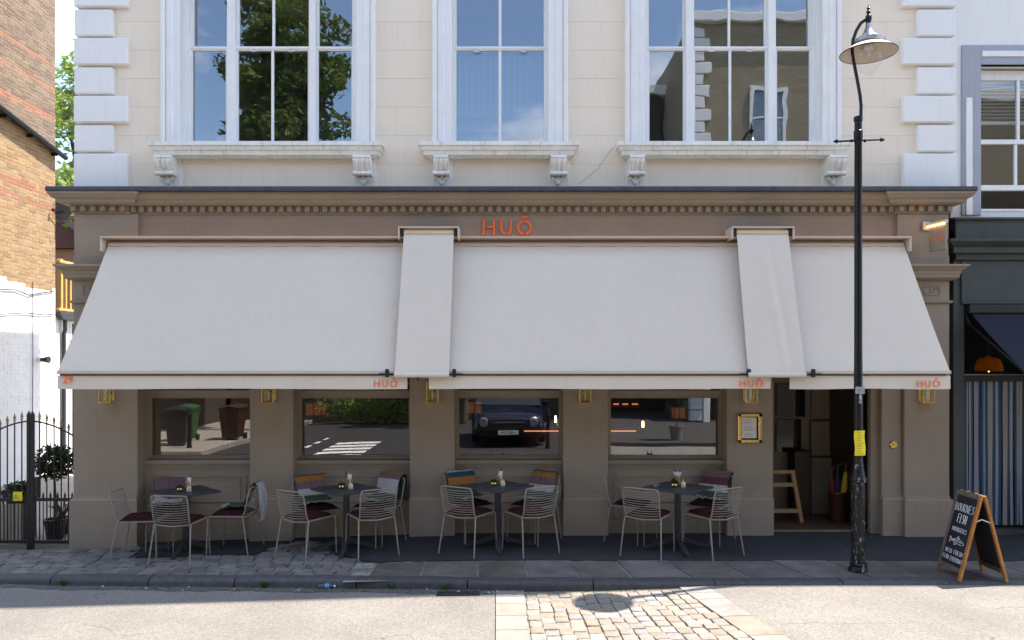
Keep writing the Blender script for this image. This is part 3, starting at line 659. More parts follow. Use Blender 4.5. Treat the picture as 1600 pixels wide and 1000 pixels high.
# cabinets on back wall and left dark glazing
def vx(px): return wx(px, 10.6)
cabs = [(1268, 1312, 658, 712, .10), (1313, 1332, 658, 712, .10), (1268, 1332, 590, 655, .06), (1268, 1352, 715, 806, .16)]
for (a, b, t, l, d) in cabs: bx('cabinet_panel', CABM, dw, wx(a, yb-d), wx(b, yb-d), yb-d, yb-.004, max(.035, wz(l, yb-d)), wz(t, yb-d), c=.006)
q = MB(); q.tube([(wx(1324, 10.78), 10.78, wz(656, 10.78)), (wx(1324, 10.78), 10.78, wz(722, 10.78))], .011, 8); q.tube([(wx(1324, 10.78), 10.78, wz(662, 10.78)), (wx(1324, 10.78), 10.86, wz(662, 10.78))], .008, 6); q.build('door_handle', COPPER, dw, True)
for (a, b, t, l) in ((1213, 1240, 600, 651), (1213, 1240, 655, 706), (1243, 1252, 655, 706), (1244, 1258, 590, 651)):
    bx('dark_glass_panel', M('smoked_glass', (.008, .008, .009), .08, .1, 4), dw, wx(a, 10.96), wx(b, 10.96), 10.96, 10.995, wz(l, 10.96), wz(t, 10.96), c=.004)
bx('bench_block', M('dark_walnut', (.045, .028, .018), .5, .2, 5), dw, wx(1242, 10.7), wx(1267, 10.7), 10.7, 10.99, .035, wz(705, 10.7), c=.006)
# wooden trestle stand
q = MB(); yt = 10.32
def bar(mb, p0, p1, w, d, mi=0):
    p0 = Vector(p0); p1 = Vector(p1); dd = (p1-p0).normalized(); s = dd.cross(Vector((0, 1, 0))).normalized()*w/2; t = Vector((0, d/2, 0))
    mb.add([p0-s-t, p0+s-t, p0+s+t, p0-s+t, p1-s-t, p1+s-t, p1+s+t, p1-s+t], [(0, 3, 2, 1), (4, 5, 6, 7), (0, 1, 5, 4), (1, 2, 6, 5), (2, 3, 7, 6), (3, 0, 4, 7)], mi)
T = empty('wooden_stand', (3.7, yt, .03)); tag(T, 'pale wooden trestle stand just inside the open restaurant doorway', 'stand')
for nm, p0, p1, w_ in (('leg', (wx(1252, yt), yt, .032), (wx(1238, yt), yt, wz(738, yt)), .05), ('leg', (V0+.1, yt+.02, .032), (V0+.13, yt+.02, wz(738, yt)), .05),
                   ('crossbar', (V0+.07, yt+.003, wz(798, yt)), (wx(1251, yt), yt+.003, wz(798, yt)), .05), ('crossbar', (V0+.09, yt+.003, wz(757, yt)), (wx(1242, yt), yt+.003, wz(757, yt)), .05), ('top_rail', (V0+.08, yt-.002, wz(737, yt)), (wx(1241, yt), yt-.002, wz(737, yt)), .045)):
    q = MB(); bar(q, p0, p1, w_, .06); q.build(nm, PLYW, T)
# umbrella stand
us = empty('umbrella_stand', (wx(1308, 10.35), 10.35, .03)); tag(us, 'dark red cylindrical umbrella stand inside the doorway', 'umbrella stand')
cx_, cy_ = us.location.x, us.location.y
q = MB(); q.lathe([(.10, .035), (.105, .05), (.112, .42), (.118, .43), (.118, .445), (.105, .445), (.10, .06)], 20, (cx_, cy_, 0)); q.build('drum', M('oxblood_leather', (.07, .022, .012), .5, .2, 8), us, True)
q = MB(); q.tube([(cx_+.118*math.cos(t), cy_+.118*math.sin(t), .437) for t in [i*.3142 for i in range(20)]], .009, 6, closed=True); q.build('rim', COPPER, us, True)
for nm, c_, dx, dz, lab in (('umbrella', (.6, .42, .03), .07, .72, 'folded yellow umbrella standing in the umbrella stand'), ('umbrella', (.02, .03, .07), .0, .70, 'folded navy umbrella standing in the umbrella stand'), ('umbrella', (.16, .02, .015), -.05, .66, 'folded red umbrella standing in the umbrella stand')):
    u = empty(nm, (cx_+dx*.5, cy_, .06)); tag(u, lab, 'umbrella', 'umbrellas in the stand')
    x0 = cx_+dx*.5; x1 = cx_+dx*1.6
    q = MB(); q.tube([(x0, cy_, .08), (x0+(x1-x0)*.3, cy_, .25), (x0+(x1-x0)*.75, cy_-.01, .5), (x1, cy_-.01, dz-.04), (x1, cy_-.01, dz)], [.008, .028, .045, .03, .012], 10); q.build('folded_canopy', M('umbrella_%s' % lab[7:11].strip(), c_, .7, .2, 20), u, True)
    q = MB(); q.tube([(x1, cy_-.01, dz), (x1+.005, cy_-.01, dz+.09), (x1+.02, cy_-.01, dz+.125), (x1+.045, cy_-.01, dz+.12)], .009, 8); q.build('handle', WOODG, u, True)
# door bell
db = empty('door_bell', (wx(1396, 9.65), 9.655, wz(695, 9.65))); tag(db, 'round brass door bell on the pilaster right of the doorway', 'door bell')
c_ = db.location
q = MB(); q.lathe([(.05, 0), (.052, -.008), (.045, -.018), (.036, -.02), (.034, -.012), (.001, -.012)], 24, c_, axis='y'); q.build('plate', BRASS, db, True)
q = MB(); q.lathe([(.017, -.01), (.017, -.022), (.012, -.027), (.001, -.028)], 16, c_, axis='y'); q.build('button', BRASS, db, True)
# ------------------------------------------------------------------ lettering
def arc(cx, cz, r, a0, a1, t, n=10):
    out = []
    for k in range(n):
        a, b = R(a0+(a1-a0)*k/n), R(a0+(a1-a0)*(k+1)/n)
        out.append([(cx+(r-t)*math.cos(a), cz+(r-t)*math.sin(a)), (cx+r*math.cos(a), cz+r*math.sin(a)), (cx+r*math.cos(b), cz+r*math.sin(b)), (cx+(r-t)*math.cos(b), cz+(r-t)*math.sin(b))])
    return out
def rect(x0, x1, z0, z1): return [[(x0, z0), (x1, z0), (x1, z1), (x0, z1)]]
st = .15
LET = {'letter_h': rect(0, st, 0, 1)+rect(.30, .70, .47, .60)+rect(.70, .85, 0, 1),
       'letter_u': rect(1.21, 1.21+st, .40, 1)+arc(1.605, .40, .395, 180, 258, st)+rect(1.85, 2.0, .40, 1)+arc(1.605, .40, .395, 282, 360, st),
       'letter_o': arc(2.855, .5, .51, 98, 262, st, 16)+arc(2.855, .5, .51, -82, 82, st, 16), 'breve': arc(2.855, 1.38, .24, 205, 335, .13, 8)}
def huo(parent, x, y, z, h, th=.006, name_prefix='', mfn=None):
    for nm, polys in LET.items():
        q = MB()
        for p in polys: q.prism([(x+a*h, z+b*h) for a, b in p], y-th, y)
        if mfn: q.xf(mfn)
        q.build(nm, ORANGE, parent)
sg = empty('shop_sign', (0, 9.66, 3.87)); tag(sg, 'orange stencil letters HUŎ in the middle of the taupe fascia', 'sign')
hh = wz(344, 9.65)-wz(367, 9.65); huo(sg, wx(754, 9.65), 9.664, wz(367, 9.65), hh, .02)
# ------------------------------------------------------------------ awnings
YT, ZTA, YF, ZF = 9.50, 3.70, 8.72, 2.125
def awning(x0, x1, tx0, tx1, label, texts):
    A = empty('awning', ((x0+x1)/2, 9.6, 3.7)); tag(A, label, 'awning', 'three beige awnings over the shopfront')
    ph = rng.uniform(0, 6)
    def fn(u, v):
        xa_ = tx0+(tx1-tx0)*u; xb_ = x0+(x1-x0)*u; x = xa_+(xb_-xa_)*v
        sag = .035*math.sin(math.pi*v)*(.7+.3*math.sin(u*5+ph))+.006*math.sin(u*23+v*5+ph)*v*(1-v)*4+.004*math.sin(u*61+v*3)*max(0, 1-v*5)
        return (x, YT+(YF-YT)*v, ZTA+(ZF-ZTA)*v-sag)
    q = MB(); q.grid(fn, 48, 20); q.build('canvas', FABRIC, A, True, 0)
    for us_ in ([.3, .6, .9] if x1-x0 > 3 else [.55]):
        q = MB(); q.grid(lambda u, v: tuple(Vector(fn(us_+(u-.5)*.022/(x1-x0), v))+Vector((0, -.0010, .0006))), 1, 20); q.build('seam', FABRIC, A, True, 0)
    q = MB(); q.box(x0, x1, YF-.035, YF+.03, ZF-.03, ZF+.012, .008); q.build('front_bar', ALU, A)
    q = MB(); q.box(x0+.04, x1-.06, YF-.028, YF+.02, ZF-.048, ZF-.030); q.build('valance_track', BLACKM, A)
    q = MB(); q.grid(lambda u, v: (x0+.002+(x1-x0-.004)*u, YF-.012+.006*math.sin(u*18+ph)*v+.003*math.sin(u*47)*v, ZF-.048-.155*v-.004*math.sin(u*9+ph)*v), 60, 3)
    q.grid(lambda u, v: (x0+.002+(x1-x0-.004)*u, YF-.008+.006*math.sin(u*18+ph)*v+.003*math.sin(u*47)*v, ZF-.048-.155*v-.004*math.sin(u*9+ph)*v), 60, 3)
    va_ = q.build('valance', FABRIC, A, True, 0)
    q = MB(); q.box(tx0-.045, tx1+.04, 9.40, 9.66, 3.795, 3.815, .004); q.box(tx0-.045, tx1+.04, 9.60, 9.664, 3.66, 3.795, .004); (q.box(tx0-.05, tx0-.025, 9.41, 9.664, 3.63, 3.794, .004) if texts == 'A1' else None); (q.box(tx1+.02, tx1+.045, 9.41, 9.664, 3.63, 3.794, .004) if texts == 'A3' else None); hd = q.build('housing', ALU, A)
    q = MB(); q.tube([(tx0, 9.535, 3.725), (tx1, 9.535, 3.725)], .035, 12); q.build('roller', ALU, A, True)
    q = MB(); q.box(tx0, tx1, 9.57, 9.60, 3.816, 3.826); q.build('light_strip', LED, hd)
    for xx in (x0+.35, x1-.35):
        q = MB(); q.tube([(xx, 9.6, 3.5), (xx, 9.2, 2.35), (xx, YF+.03, ZF-.01)], .018, 8); q.build('arm', ALU, A)
    q = MB(); xs_ = x1 if texts != 'A3' else x0
    if texts == 'A1': br = [x1-.23]
    elif texts == 'A2': br = [x0+.30, x1-.27]
    else: br = [x0+.26]
    for xx in br:
        q = MB(); q.box(xx-.10, xx+.10, YF-.055, YF-.036, ZF-.045, ZF-.022, .004); q.box(xx-.022, xx+.022, YF-.07, YF-.0365, ZF-.065, ZF+.03, .006); q.build('bracket_clip', BLACKM, A)
    z_ = wz(605, YF); 
    if texts in ('A1', 'A2'): xt = wx(585 if texts == 'A1' else 1155, YF)
    else: xt = wx(1431, YF)
    huo(va_, xt, YF-.021, z_, .080, .004)
    if texts == 'A1':
        cu = bpy.data.curves.new('number_29', 'FONT'); cu.body = '29'; cu.size = .125; cu.extrude = .002; cu.materials.append(ORANGE)
        o = font_mesh('number_29', cu); o.parent = va_; o.rotation_euler = (R(90), 0, 0)
        o.location = Vector((wx(99, YF), YF-.022, wz(599, YF)))-A.location
    return A
awning(-5.29, -1.215, -5.13, -1.05, 'long beige awning on the left with 29 and HUŎ on its valance', 'A1')
awning(-.969, 3.01, -1.0, 3.05, 'wide beige awning in the middle over the third and fourth shop windows', 'A2')
awning(3.227, 5.10, 3.1, 4.98, 'short beige awning on the right above the doorway', 'A3')
def filler(tx0, tx1, x0, x1, zt, label, fold):
    A = empty('awning_infill', ((x0+x1)/2, 9.6, 3.8)); tag(A, label, 'awning', 'narrow canvas infills between the awnings')
    yt = 9.372
    q = MB(); q.box(tx0-.07, tx1+.07, 9.345, 9.665, zt+.05, zt+.068, .004); q.box(tx0-.07, tx0-.05, 9.35, 9.664, zt-.09, zt+.05, .003); q.box(tx1+.05, tx1+.07, 9.35, 9.664, zt-.09, zt+.05, .003); q.box(tx0-.05, tx1+.05, 9.64, 9.664, zt-.09, zt+.05); q.build('roller_box', ALU, A)
    for e0 in (tx0-.045, tx1+.005): MB().box(e0, e0+.04, 9.37, 9.6, zt-.04, zt+.045).build('end_bracket', BLACKM, A)
    q = MB(); q.tube([(tx0, 9.415, zt+.0), (tx1, 9.415, zt+.0)], .042, 14); q.build('roller', M('infill_roller', (.72, .58, .40), .6, .05, 5), A, True)
    def fn(u, v):
        x = (tx0+(tx1-tx0)*u)*(1-v)+(x0+(x1-x0)*u)*v
        w_ = fold*(.022*math.exp(-((u-.45-.25*v)/.08)**2)-.012*math.exp(-((u-.6-.2*v)/.06)**2))*math.sin(math.pi*min(1, v*.8))+fold*.012*v*v*math.sin(u*7)
        y = yt+(8.645-yt)*v-w_; z = (zt-.03)+(2.075-zt+.03)*v+w_*.4-.012*math.sin(math.pi*v)
        return (x, y, z)
    q = MB(); q.grid(fn, 24, 30); q.grid(lambda u, v: (fn(u, v)[0], fn(u, v)[1]+.004, fn(u, v)[2]-.003), 24, 30); q.build('canvas', FABRIC, A, True, 0)
    q = MB(); dz = -.025*fold
    q.tube([(x0, 8.645, 2.085-0), (x1, 8.645, 2.085)], .03, 12); q.build('hem_bar', FABRIC, A, True)
    q = MB(); xm = (x0+x1)/2; q.lathe([(.016, 0), (.018, -.03), (.01, -.04)], 10, (xm-.04, 8.645, 2.06)); q.build('end_stop', BLACKM, A)
filler(-1.354, -.73, -1.358, -.727, 3.86, 'narrow straight beige canvas infill between the left and middle awnings', .15)
filler(2.815, 3.46, 2.73, 3.39, 3.86, 'creased slanting beige canvas infill between the middle and right awnings', 1.)
# projecting sign
ps_ = empty('projecting_sign', (wx(1450, 9.5), 9.6, 3.6)); tag(ps_, 'small taupe projecting sign with orange HUŎ and a lit lamp bar', 'sign')
xs_ = 5.20
# board sticks out from the frieze block, slightly turned towards the street
pm = Matrix.Translation((5.30, 9.6, 0)) @ Matrix.Rotation(R(-77), 4, 'Z')
q = MB(); q.box(.07, .34, -.012, .012, 3.63, 3.94, .004); q.xf(pm); q.build('board', TAUPE, ps_)
q = MB(); q.box(.0, .35, -.02, .02, 3.955, 4.0, .004); q.box(.0, .03, -.05, .05, 3.92, 4.03, .004); q.box(.09, .11, -.006, .006, 3.92, 3.96); q.box(.30, .32, -.006, .006, 3.92, 3.96); q.xf(pm); q.build('lamp_bar', ALU, ps_)
q = MB(); q.box(.05, .34, -.028, -.0205, 3.945, 3.962); q.xf(pm); q.build('lamp_strip', LEDS, ps_)
huo(ps_, .10, -.0125, 3.75, .062, .004, mfn=pm)
# ------------------------------------------------------------------ wall lanterns
lx = [167, 420, 676, 914, 1172, 1447]
ll = ['brass lantern under the number 29 on the leftmost pilaster', 'brass lantern between the first and second shop windows', 'brass lantern between the second and third shop windows', 'brass lantern between the third and fourth shop windows', 'brass lantern above the framed menu', 'brass lantern on the pilaster right of the doorway']
for k, px in enumerate(lx):
    y0 = 9.60 if k in (0, 5) else 9.65
    X = wx(px, y0-.05); zb = wz(629, y0-.1); zt = zb+.26; w_ = .072
    A = empty('wall_lantern', (X, y0, zb)); tag(A, ll[k], 'lantern', 'brass wall lanterns on the pilasters')
    q = MB(); q.box(X-w_, X+w_, y0-.012, y0-.001, zb, zt, .002); q.build('back_plate', BRASS, A)
    q = MB()
    for sx in (-1, 1):
        q.box(X+sx*w_-.006, X+sx*w_+.006, y0-.115, y0-.103, zb, zt, .002); 
    q.box(X-w_-.006, X+w_+.006, y0-.118, y0-.002, zb-.006, zb+.006, .002); q.box(X-w_-.006, X+w_+.006, y0-.118, y0-.002, zt-.006, zt+.01, .002)
    q.build('frame', BRASS, A)
    q = MB(); q.box(X-w_+.004, X+w_-.004, y0-.110, y0-.107, zb+.006, zt-.006); q.box(X-w_-.001, X-w_+.002, y0-.105, y0-.012, zb+.006, zt-.006); q.box(X+w_-.002, X+w_+.001, y0-.105, y0-.012, zb+.006, zt-.006); q.build('glass', GLC, A)
    q = MB(); q.lathe([(.012, 0), (.012, .05), (.017, .06), (.022, .11), (.015, .14), (.004, .15)], 12, (X, y0-.055, zb+.02)); q.build('bulb', M('clear_bulb', (.55, .5, .4), .1, .1, 20), A, True)
# framed menu
mf = empty('menu_frame', (wx(1172, 9.63), 9.645, wz(692, 9.63))); tag(mf, 'polished brass menu frame with a paper menu beside the doorway', 'menu frame')
a, b, t, l = wx(1153, 9.62), wx(1190.5, 9.62), wz(646, 9.62), wz(692, 9.62); fw = .045
q = MB()
for (x0, x1, z0, z1) in ((a, b, t-fw, t), (a, b, l, l+fw), (a, a+fw, l+.001, t-.001), (b-fw, b, l+.001, t-.001)): q.box(x0, x1, 9.605, 9.648, z0, z1, .006)
q.build('frame', BRASS, mf); bx('backing', BLACKM, mf, a+fw, b-fw, 9.630, 9.647, l+fw, t-fw)
bx('menu_sheet', PAPER, mf, a+fw+.008, b-fw-.022, 9.626, 9.629, l+fw+.016, t-fw-.008)
q = MB()
for k in range(13):
    z_ = t-fw-.04-k*.0175
    if k in (4, 9): continue
    q.box(a+fw+.03, a+fw+.03+rng.uniform(.08, .13), 9.6245, 9.6255, z_, z_+.005)
q.build('menu_print', M('grey_ink', (.35, .33, .30), .9, .1, 30), mf)
# ------------------------------------------------------------------ street lamp
LX, LY = wx(1341, 8.0), 8.0
SL = empty('street_lamp', (LX, LY, 0)); tag(SL, 'tall black cast iron street lamp with swan neck and conical shade', 'street lamp')
def lz(py): return wz(py, LY)
q = MB(); q.lathe([(.10, -.03), (.102, .03), (.092, .05), (.085, .06), (.09, .085), (.078, .095), (.078, .11)], 24, (LX, LY, 0)); q.build('foot', CHIPPED, SL, True)
q = MB(); q.lathe([(.069, .10), (.070, .3), (.068, .93), (.068, .955), (.084, .965), (.087, .985), (.08, 1.0), (.068, 1.02), (.062, 1.06), (.055, 1.10), (.052, 1.115), (.058, 1.125), (.052, 1.14), (.046, 1.16), (.045, 1.2)], 28, (LX, LY, 0)); q.build('base_shaft', CHIPPED, SL, True)
zp = lz(183)
q = MB(); q.lathe([(.045, 1.18), (.043, 2.1), (.041, 2.4), (.040, 3.5), (.038, lz(222)), (.044, lz(222)+.01), (.046, lz(205)), (.038, lz(205)+.01), (.038, lz(190)), (.045, lz(189)), (.045, zp), (.03, zp+.01)], 20, (LX, LY, 0)); q.build('post', BLACKP, SL, True)
q = MB(); zl = lz(220); q.tube([(LX-.21, LY, zl-.006), (LX+.23, LY, zl+.012)], .010, 8)
for s, zz in ((-1, zl-.006), (1, zl+.012)):
    e_ = -.21 if s < 0 else .23
    q.lathe([(.001, s*.06), (.017, s*.035), (.022, s*.012), (.010, 0)], 10, (LX+e_, LY, zz), axis='x'); q.lathe([(.012, 0), (.02, s*.01), (.012, s*.025)], 10, (LX+s*.06, LY, zl), axis='x')
q.build('ladder_bar', BLACKP, SL, True)
def lp(px, py): return (wx(px, LY), LY, wz(py, LY))
q = MB(); q.tube([lp(1345, 185), lp(1345.5, 165), lp(1344, 150), lp(1339, 122), lp(1334, 97), lp(1331.5, 80), lp(1333, 62), lp(1338, 48), lp(1345, 36), lp(1354, 30)], .017, 10); q.build('swan_neck', BLACKP, SL, True)
hx = wx(1357, LY); 
def hz(py): return wz(py, LY)
q = MB(); q.lathe([(.001, hz(7)), (.010, hz(11)), (.02, hz(13)), (.008, hz(15)), (.02, hz(17.5)), (.024, hz(19)), (.012, hz(22)), (.03, hz(25)), (.034, hz(29)), (.026, hz(34)), (.024, hz(37))], 14, (hx, LY, 0)); q.build('finial', BLACKP, SL, True)
q = MB(); q.lathe([(.026, hz(37)), (.034, hz(44)), (.055, hz(52)), (.10, hz(58)), (.145, hz(62)), (.148, hz(64)), (.165, hz(65)), (.165, hz(68)), (.15, hz(70)), (.145, hz(71))], 32, (hx, LY, 0)); q.build('hood', M('grey_metal_hood', (.30, .31, .33), .3, .15, 10, metal=.8), SL, True, 30)
q = MB(); q.lathe([(.14, hz(70)), (.20, hz(74)), (.283, hz(82)), (.285, hz(83.5)), (.278, hz(83.5)), (.20, hz(76)), (.14, hz(72.5)), (.09, hz(72))], 40, (hx, LY, 0)); q.build('shade', [M('cream_enamel', (.66, .55, .43), .5, .06, 8)], SL, True, 30)
q = MB(); q.lathe([(.285, hz(82.2)), (.289, hz(83)), (.285, hz(84.2)), (.280, hz(83)), (.285, hz(82.2))], 40, (hx, LY, 0), cap=False); q.build('shade_rim', BLACKP, SL, True)
q = MB(); q.lathe([(.14, hz(72)), (.148, hz(80)), (.14, hz(92)), (.115, hz(103)), (.075, hz(112)), (.03, hz(117)), (.001, hz(118))], 28, (hx, LY, 0)); q.build('glass_bowl', GLC, SL, True)
q = MB(); q.lathe([(.05, hz(72)), (.05, hz(77)), (.03, hz(78)), (.02, hz(86)), (.001, hz(87))], 14, (hx, LY, 0)); q.build('lamp_unit', PAPER, SL, True)
q = MB(); q.box(LX-.046, LX+.046, LY-.05, LY-.03, lz(615), lz(604)); q.box(LX-.012, LX+.014, LY-.052, LY-.046, lz(630), lz(616)); q.build('lamp_label', M('worn_sticker', (.30, .31, .33), .6, .5, 40), SL)
# yellow notice wrapped round the post
q = MB(); a0 = wz(712, LY-.05); b0 = wz(673, LY-.05)
q.grid(lambda u, v: (LX-.055+.11*u+.006*math.sin(v*6)-.008, LY-.052-.008*math.sin(u*3.1)-.012*abs(v-.55)*(u-.2), a0+(b0-a0)*v+.004*u), 8, 10)
q.grid(lambda u, v: (LX-.055+.11*u+.006*math.sin(v*6)-.008, LY-.050-.008*math.sin(u*3.1)-.012*abs(v-.55)*(u-.2), a0+(b0-a0)*v+.004*u), 8, 10)
no = q.build('yellow_notice', YELLOW, None, True, 0); tag(no, 'creased yellow paper notice strapped to the street lamp post', 'notice')
q = MB()
for k in range(9): q.box(LX-.04, LX-.04+rng.uniform(.04, .07), LY-.0655, LY-.0645, b0-.02-k*.028, b0-.016-k*.028)
q.build('notice_print', M('notice_ink', (.30, .24, .03), .9, .1, 30), no)
# ------------------------------------------------------------------ chalkboard A-frame
AB = empty('chalkboard_sign', (4.79, 7.8, 0)); tag(AB, 'wooden A-frame chalkboard advertising fishmongers on the pavement edge', 'chalkboard')
yA, yB = 7.60, 8.02; xr = 4.79; zr = .87
def leaf(s, W0, nm_front):
    xb = xr+s*W0; hgt = zr
    d = Vector((s*W0, 0, -zr)); Ln = d.length; d.normalize(); nrm = Vector((s*zr, 0, W0)).normalized()
    def P(t, y, o=0.): 
        p = Vector((xr+s*.012, 0, zr))+d*t*Ln+nrm*o; return (p.x, y, p.z)
    def slab(t0, t1, y0, y1, o0, o1):
        q = MB(); v = [P(t0, y0, o0), P(t0, y1, o0), P(t1, y1, o0), P(t1, y0, o0), P(t0, y0, o1), P(t0, y1, o1), P(t1, y1, o1), P(t1, y0, o1)]
        q.add(v, [(0, 3, 2, 1), (4, 5, 6, 7), (0, 1, 5, 4), (1, 2, 6, 5), (2, 3, 7, 6), (3, 0, 4, 7)]); return q
    slab(0, 1, yA, yA+.035, -.008, .016).build('leg', WOODO, AB); slab(0, 1, yB-.035, yB, -.008, .016).build('leg', WOODO if s > 0 else WOODG, AB)
    slab(.0, .05, yA+.035, yB-.035, -.0075, .0155).build('top_rail', WOODG, AB); slab(.86, .91, yA+.035, yB-.035, -.0075, .0155).build('bottom_rail', WOODG, AB)
    return slab(.05, .86, yA+.035, yB-.035, -.002, .006).build('blackboard', SLATE, AB), P, Ln
bd, PL, Ln = leaf(-1, .225, 1); leaf(1, .225, 0)
q = MB(); q.tube([(xr-.085, yA+.017, zr-.27), (xr-.02, yA+.006, zr-.235), (xr+.085, yA+.017, zr-.275)], .006, 6); q.build('stay', PAPER, AB)
q = MB(); q.box(xr-.02, xr+.02, yA+.12, yA+.16, zr+.0, zr+.012, .002); q.box(xr-.02, xr+.02, yB-.16, yB-.12, zr, zr+.012, .002); q.build('hinge', BRASS, AB)
GL = {'B': [[(0, 0), (0, 1), (.6, .95), (.62, .6), (0, .52), (.7, .4), (.65, .05), (0, 0)]], 'O': [[(.35, 0), (.02, .3), (.05, .75), (.4, 1), (.72, .7), (.7, .25), (.35, 0)]], 'U': [[(0, 1), (.05, .2), (.35, 0), (.65, .2), (.7, 1)]],
      'R': [[(0, 0), (0, 1), (.6, .92), (.6, .58), (0, .5), (.7, 0)]], 'N': [[(0, 0), (.02, 1), (.65, 0), (.7, 1)]], 'E': [[(.6, 1), (0, .98), (0, 0), (.65, .02)], [(0, .52), (.5, .52)]], 'S': [[(.65, .9), (.3, 1), (.03, .78), (.6, .35), (.4, .02), (0, .1)]],
      'F': [[(.65, 1), (0, .97), (.02, 0)], [(0, .55), (.5, .55)]], 'I': [[(.2, 0), (.2, 1)]], 'H': [[(0, 0), (0, 1)], [(.65, 0), (.65, 1)], [(0, .5), (.65, .52)]], 'M': [[(0, 0), (.05, 1), (.4, .35), (.72, 1), (.78, 0)]], 'G': [[(.65, .85), (.3, 1), (0, .5), (.3, 0), (.65, .15), (.65, .45), (.4, .45)]],
      'W': [[(0, 1), (.2, 0), (.4, .65), (.62, 0), (.8, 1)]], 'L': [[(0, 1), (.02, 0), (.6, .03)]], 'D': [[(0, 0), (0, 1), (.55, .8), (.65, .4), (.4, .05), (0, 0)]], 'V': [[(0, 1), (.35, 0), (.7, 1)]], 'Y': [[(0, 1), (.35, .5), (.7, 1)], [(.35, .5), (.32, 0)]], 'A': [[(0, 0), (.35, 1), (.7, 0)], [(.12, .35), (.58, .35)]]}
def chalk(txt, t, yc, h, w, r_=.0032, tilt=0.):
    n_ = len(txt); tot = n_*w; y_ = yc+tot/2; q = MB()
    for ch in txt:
        if ch != ' ':
            for pl in GL[ch]:
                q.tube([PL(t-(b*h)/Ln+tilt*(yc-y_), y_-a*w*1.0, .0075) for a, b in pl], r_, 4)
        y_ -= w
    q.build('chalk_text', CHALK, bd)
ym = (yA+yB)/2
chalk('BOURNES', .235, ym, .082, .047); chalk('FISH', .37, ym, .095, .040, .004); chalk('MONGERS', .475, ym, .045, .036, .0026); chalk('WILD FRESH', .735, ym+.0, .045, .030, .0026); chalk('FISH EVERYDAY', .815, ym, .045, .0262, .0026)
q = MB(); fp = [(-1, .5), (-.75, .1), (-.3, .32), (.2, .38), (.7, .2), (1, -.1), (.7, -.32), (.1, -.3), (-.4, -.1), (-.75, .0), (-.95, -.4), (-1, .5)]
q.tube([PL(.585-b*.07/Ln, ym-a*.125, .0075) for a, b in fp], .003, 4); q.tube([PL(.585-b*.07/Ln, ym-a*.125, .0075) for a, b in [(-.05, .36), (.05, .85), (.3, .35)]], .003, 4); q.tube([PL(.585-b*.07/Ln, ym-a*.125, .0075) for a, b in [(-.3, -.1), (-.25, -.6), (.05, -.3)]], .003, 4); q.tube([PL(.585-b*.07/Ln, ym-a*.125, .0075) for a, b in [(-.7, .1), (0, .1), (.6, 0)]], .004, 4)
q.lathe([(.005, .0), (.005, .002)], 6, PL(.585-.08*.07/Ln, ym-.1, .007), axis='x'); q.build('chalk_fish', CHALK, bd)
# ------------------------------------------------------------------ chairs
def chair_proto():
    c = empty('wire_chair')
    lm = MB(); lm.tube([(0, 0, 0), (0, 0, .0)], .001, 4)
    for s in (-1, 1):
        q = MB(); q.tube([(s*.245, -.285, .0), (s*.218, -.213, .425), (s*.214, -.20, .447)], .0085, 8); q.build('leg', CHAIRM, c, True)
        q = MB(); q.tube([(s*.228, .235, .0), (s*.220, .222, .42), (s*.218, .212, .44)], .0085, 8); q.build('leg', CHAIRM, c, True)
    q = MB()
    pts = [(-.218, .212, .44), (-.215, .19, .449), (-.208, 0, .447), (-.205, -.17, .447), (-.206, -.205, .455), (-.212, -.235, .52), (-.216, -.272, .70), (-.214, -.287, .765), (-.205, -.291, .785), (-.17, -.294, .792), (0, -.30, .794)]
    q.tube(pts+[(-a, b, z) for a, b, z in reversed(pts[:-1])], .008, 8)
    q.tube([(-.214, -.20, .447), (-.15, -.222, .44), (0, -.235, .428), (.15, -.222, .44), (.214, -.20, .447)], .008, 8)
    q.tube([(-.217, .205, .444), (-.1, .215, .440), (.1, .215, .440), (.217, .205, .444)], .007, 6)
    q.build('frame', CHAIRM, c, True)
    for k in range(11):
        t = k/10; z = .485+.278*t; y = -.222-.066*t; hw = .209+.006*t
        q = MB(); q.tube([(-hw, y, z+.004), (-hw*.6, y-.022, z-.004), (0, y-.03, z-.008), (hw*.6, y-.022, z-.004), (hw, y, z+.004)], .0042, 5); q.build('back_wire', CHAIRM, c, True)
    for k in range(6):
        y = -.15+.065*k
        q = MB(); q.tube([(-.207, y, .446), (-.1, y, .436), (.1, y, .436), (.207, y, .446)], .0042, 4); q.build('seat_wire', CHAIRM, c, True)
    return c
chair = chair_proto()
def pillow(u, v):
    x, y = (u-.5)*2, (v-.5)*2
    e = max(0, 1-abs(x)**4)*max(0, 1-abs(y)**4); return x, y, e**.35
def cushion_proto():
    q = MB(); n_ = 14
    def top(u, v): x, y, e = pillow(u, v); return (x*.195, y*.20, .462+.042*e+.004*math.sin(x*5)*math.sin(y*4)*e)
    def bot(u, v): x, y, e = pillow(u, v); return (x*.195, y*.20, .462-.010*e)
    q.grid(top, n_, n_); q.grid(bot, n_, n_)
    return q.build('seat_cushion', CUSH, None, True, 0, loc=(0, 0, 0))
cush0 = cushion_proto(); proto.append(cush0)
BC = dict(teal=M('teal_wool', (.012, .055, .065), .95, .2, 60, .3, 200), ochre=M('ochre_wool', (.30, .12, .02), .95, .2, 60, .3, 200), mauve=M('mauve_wool', (.145, .088, .098), .95, .2, 60, .3, 200), white=M('pale_wool', (.40, .365, .335), .95, .12, 60, .3, 200), green=M('green_wool', (.045, .065, .045), .95, .2, 60, .3, 200), wine=M('wine_wool', (.10, .03, .04), .95, .2, 60, .3, 200))
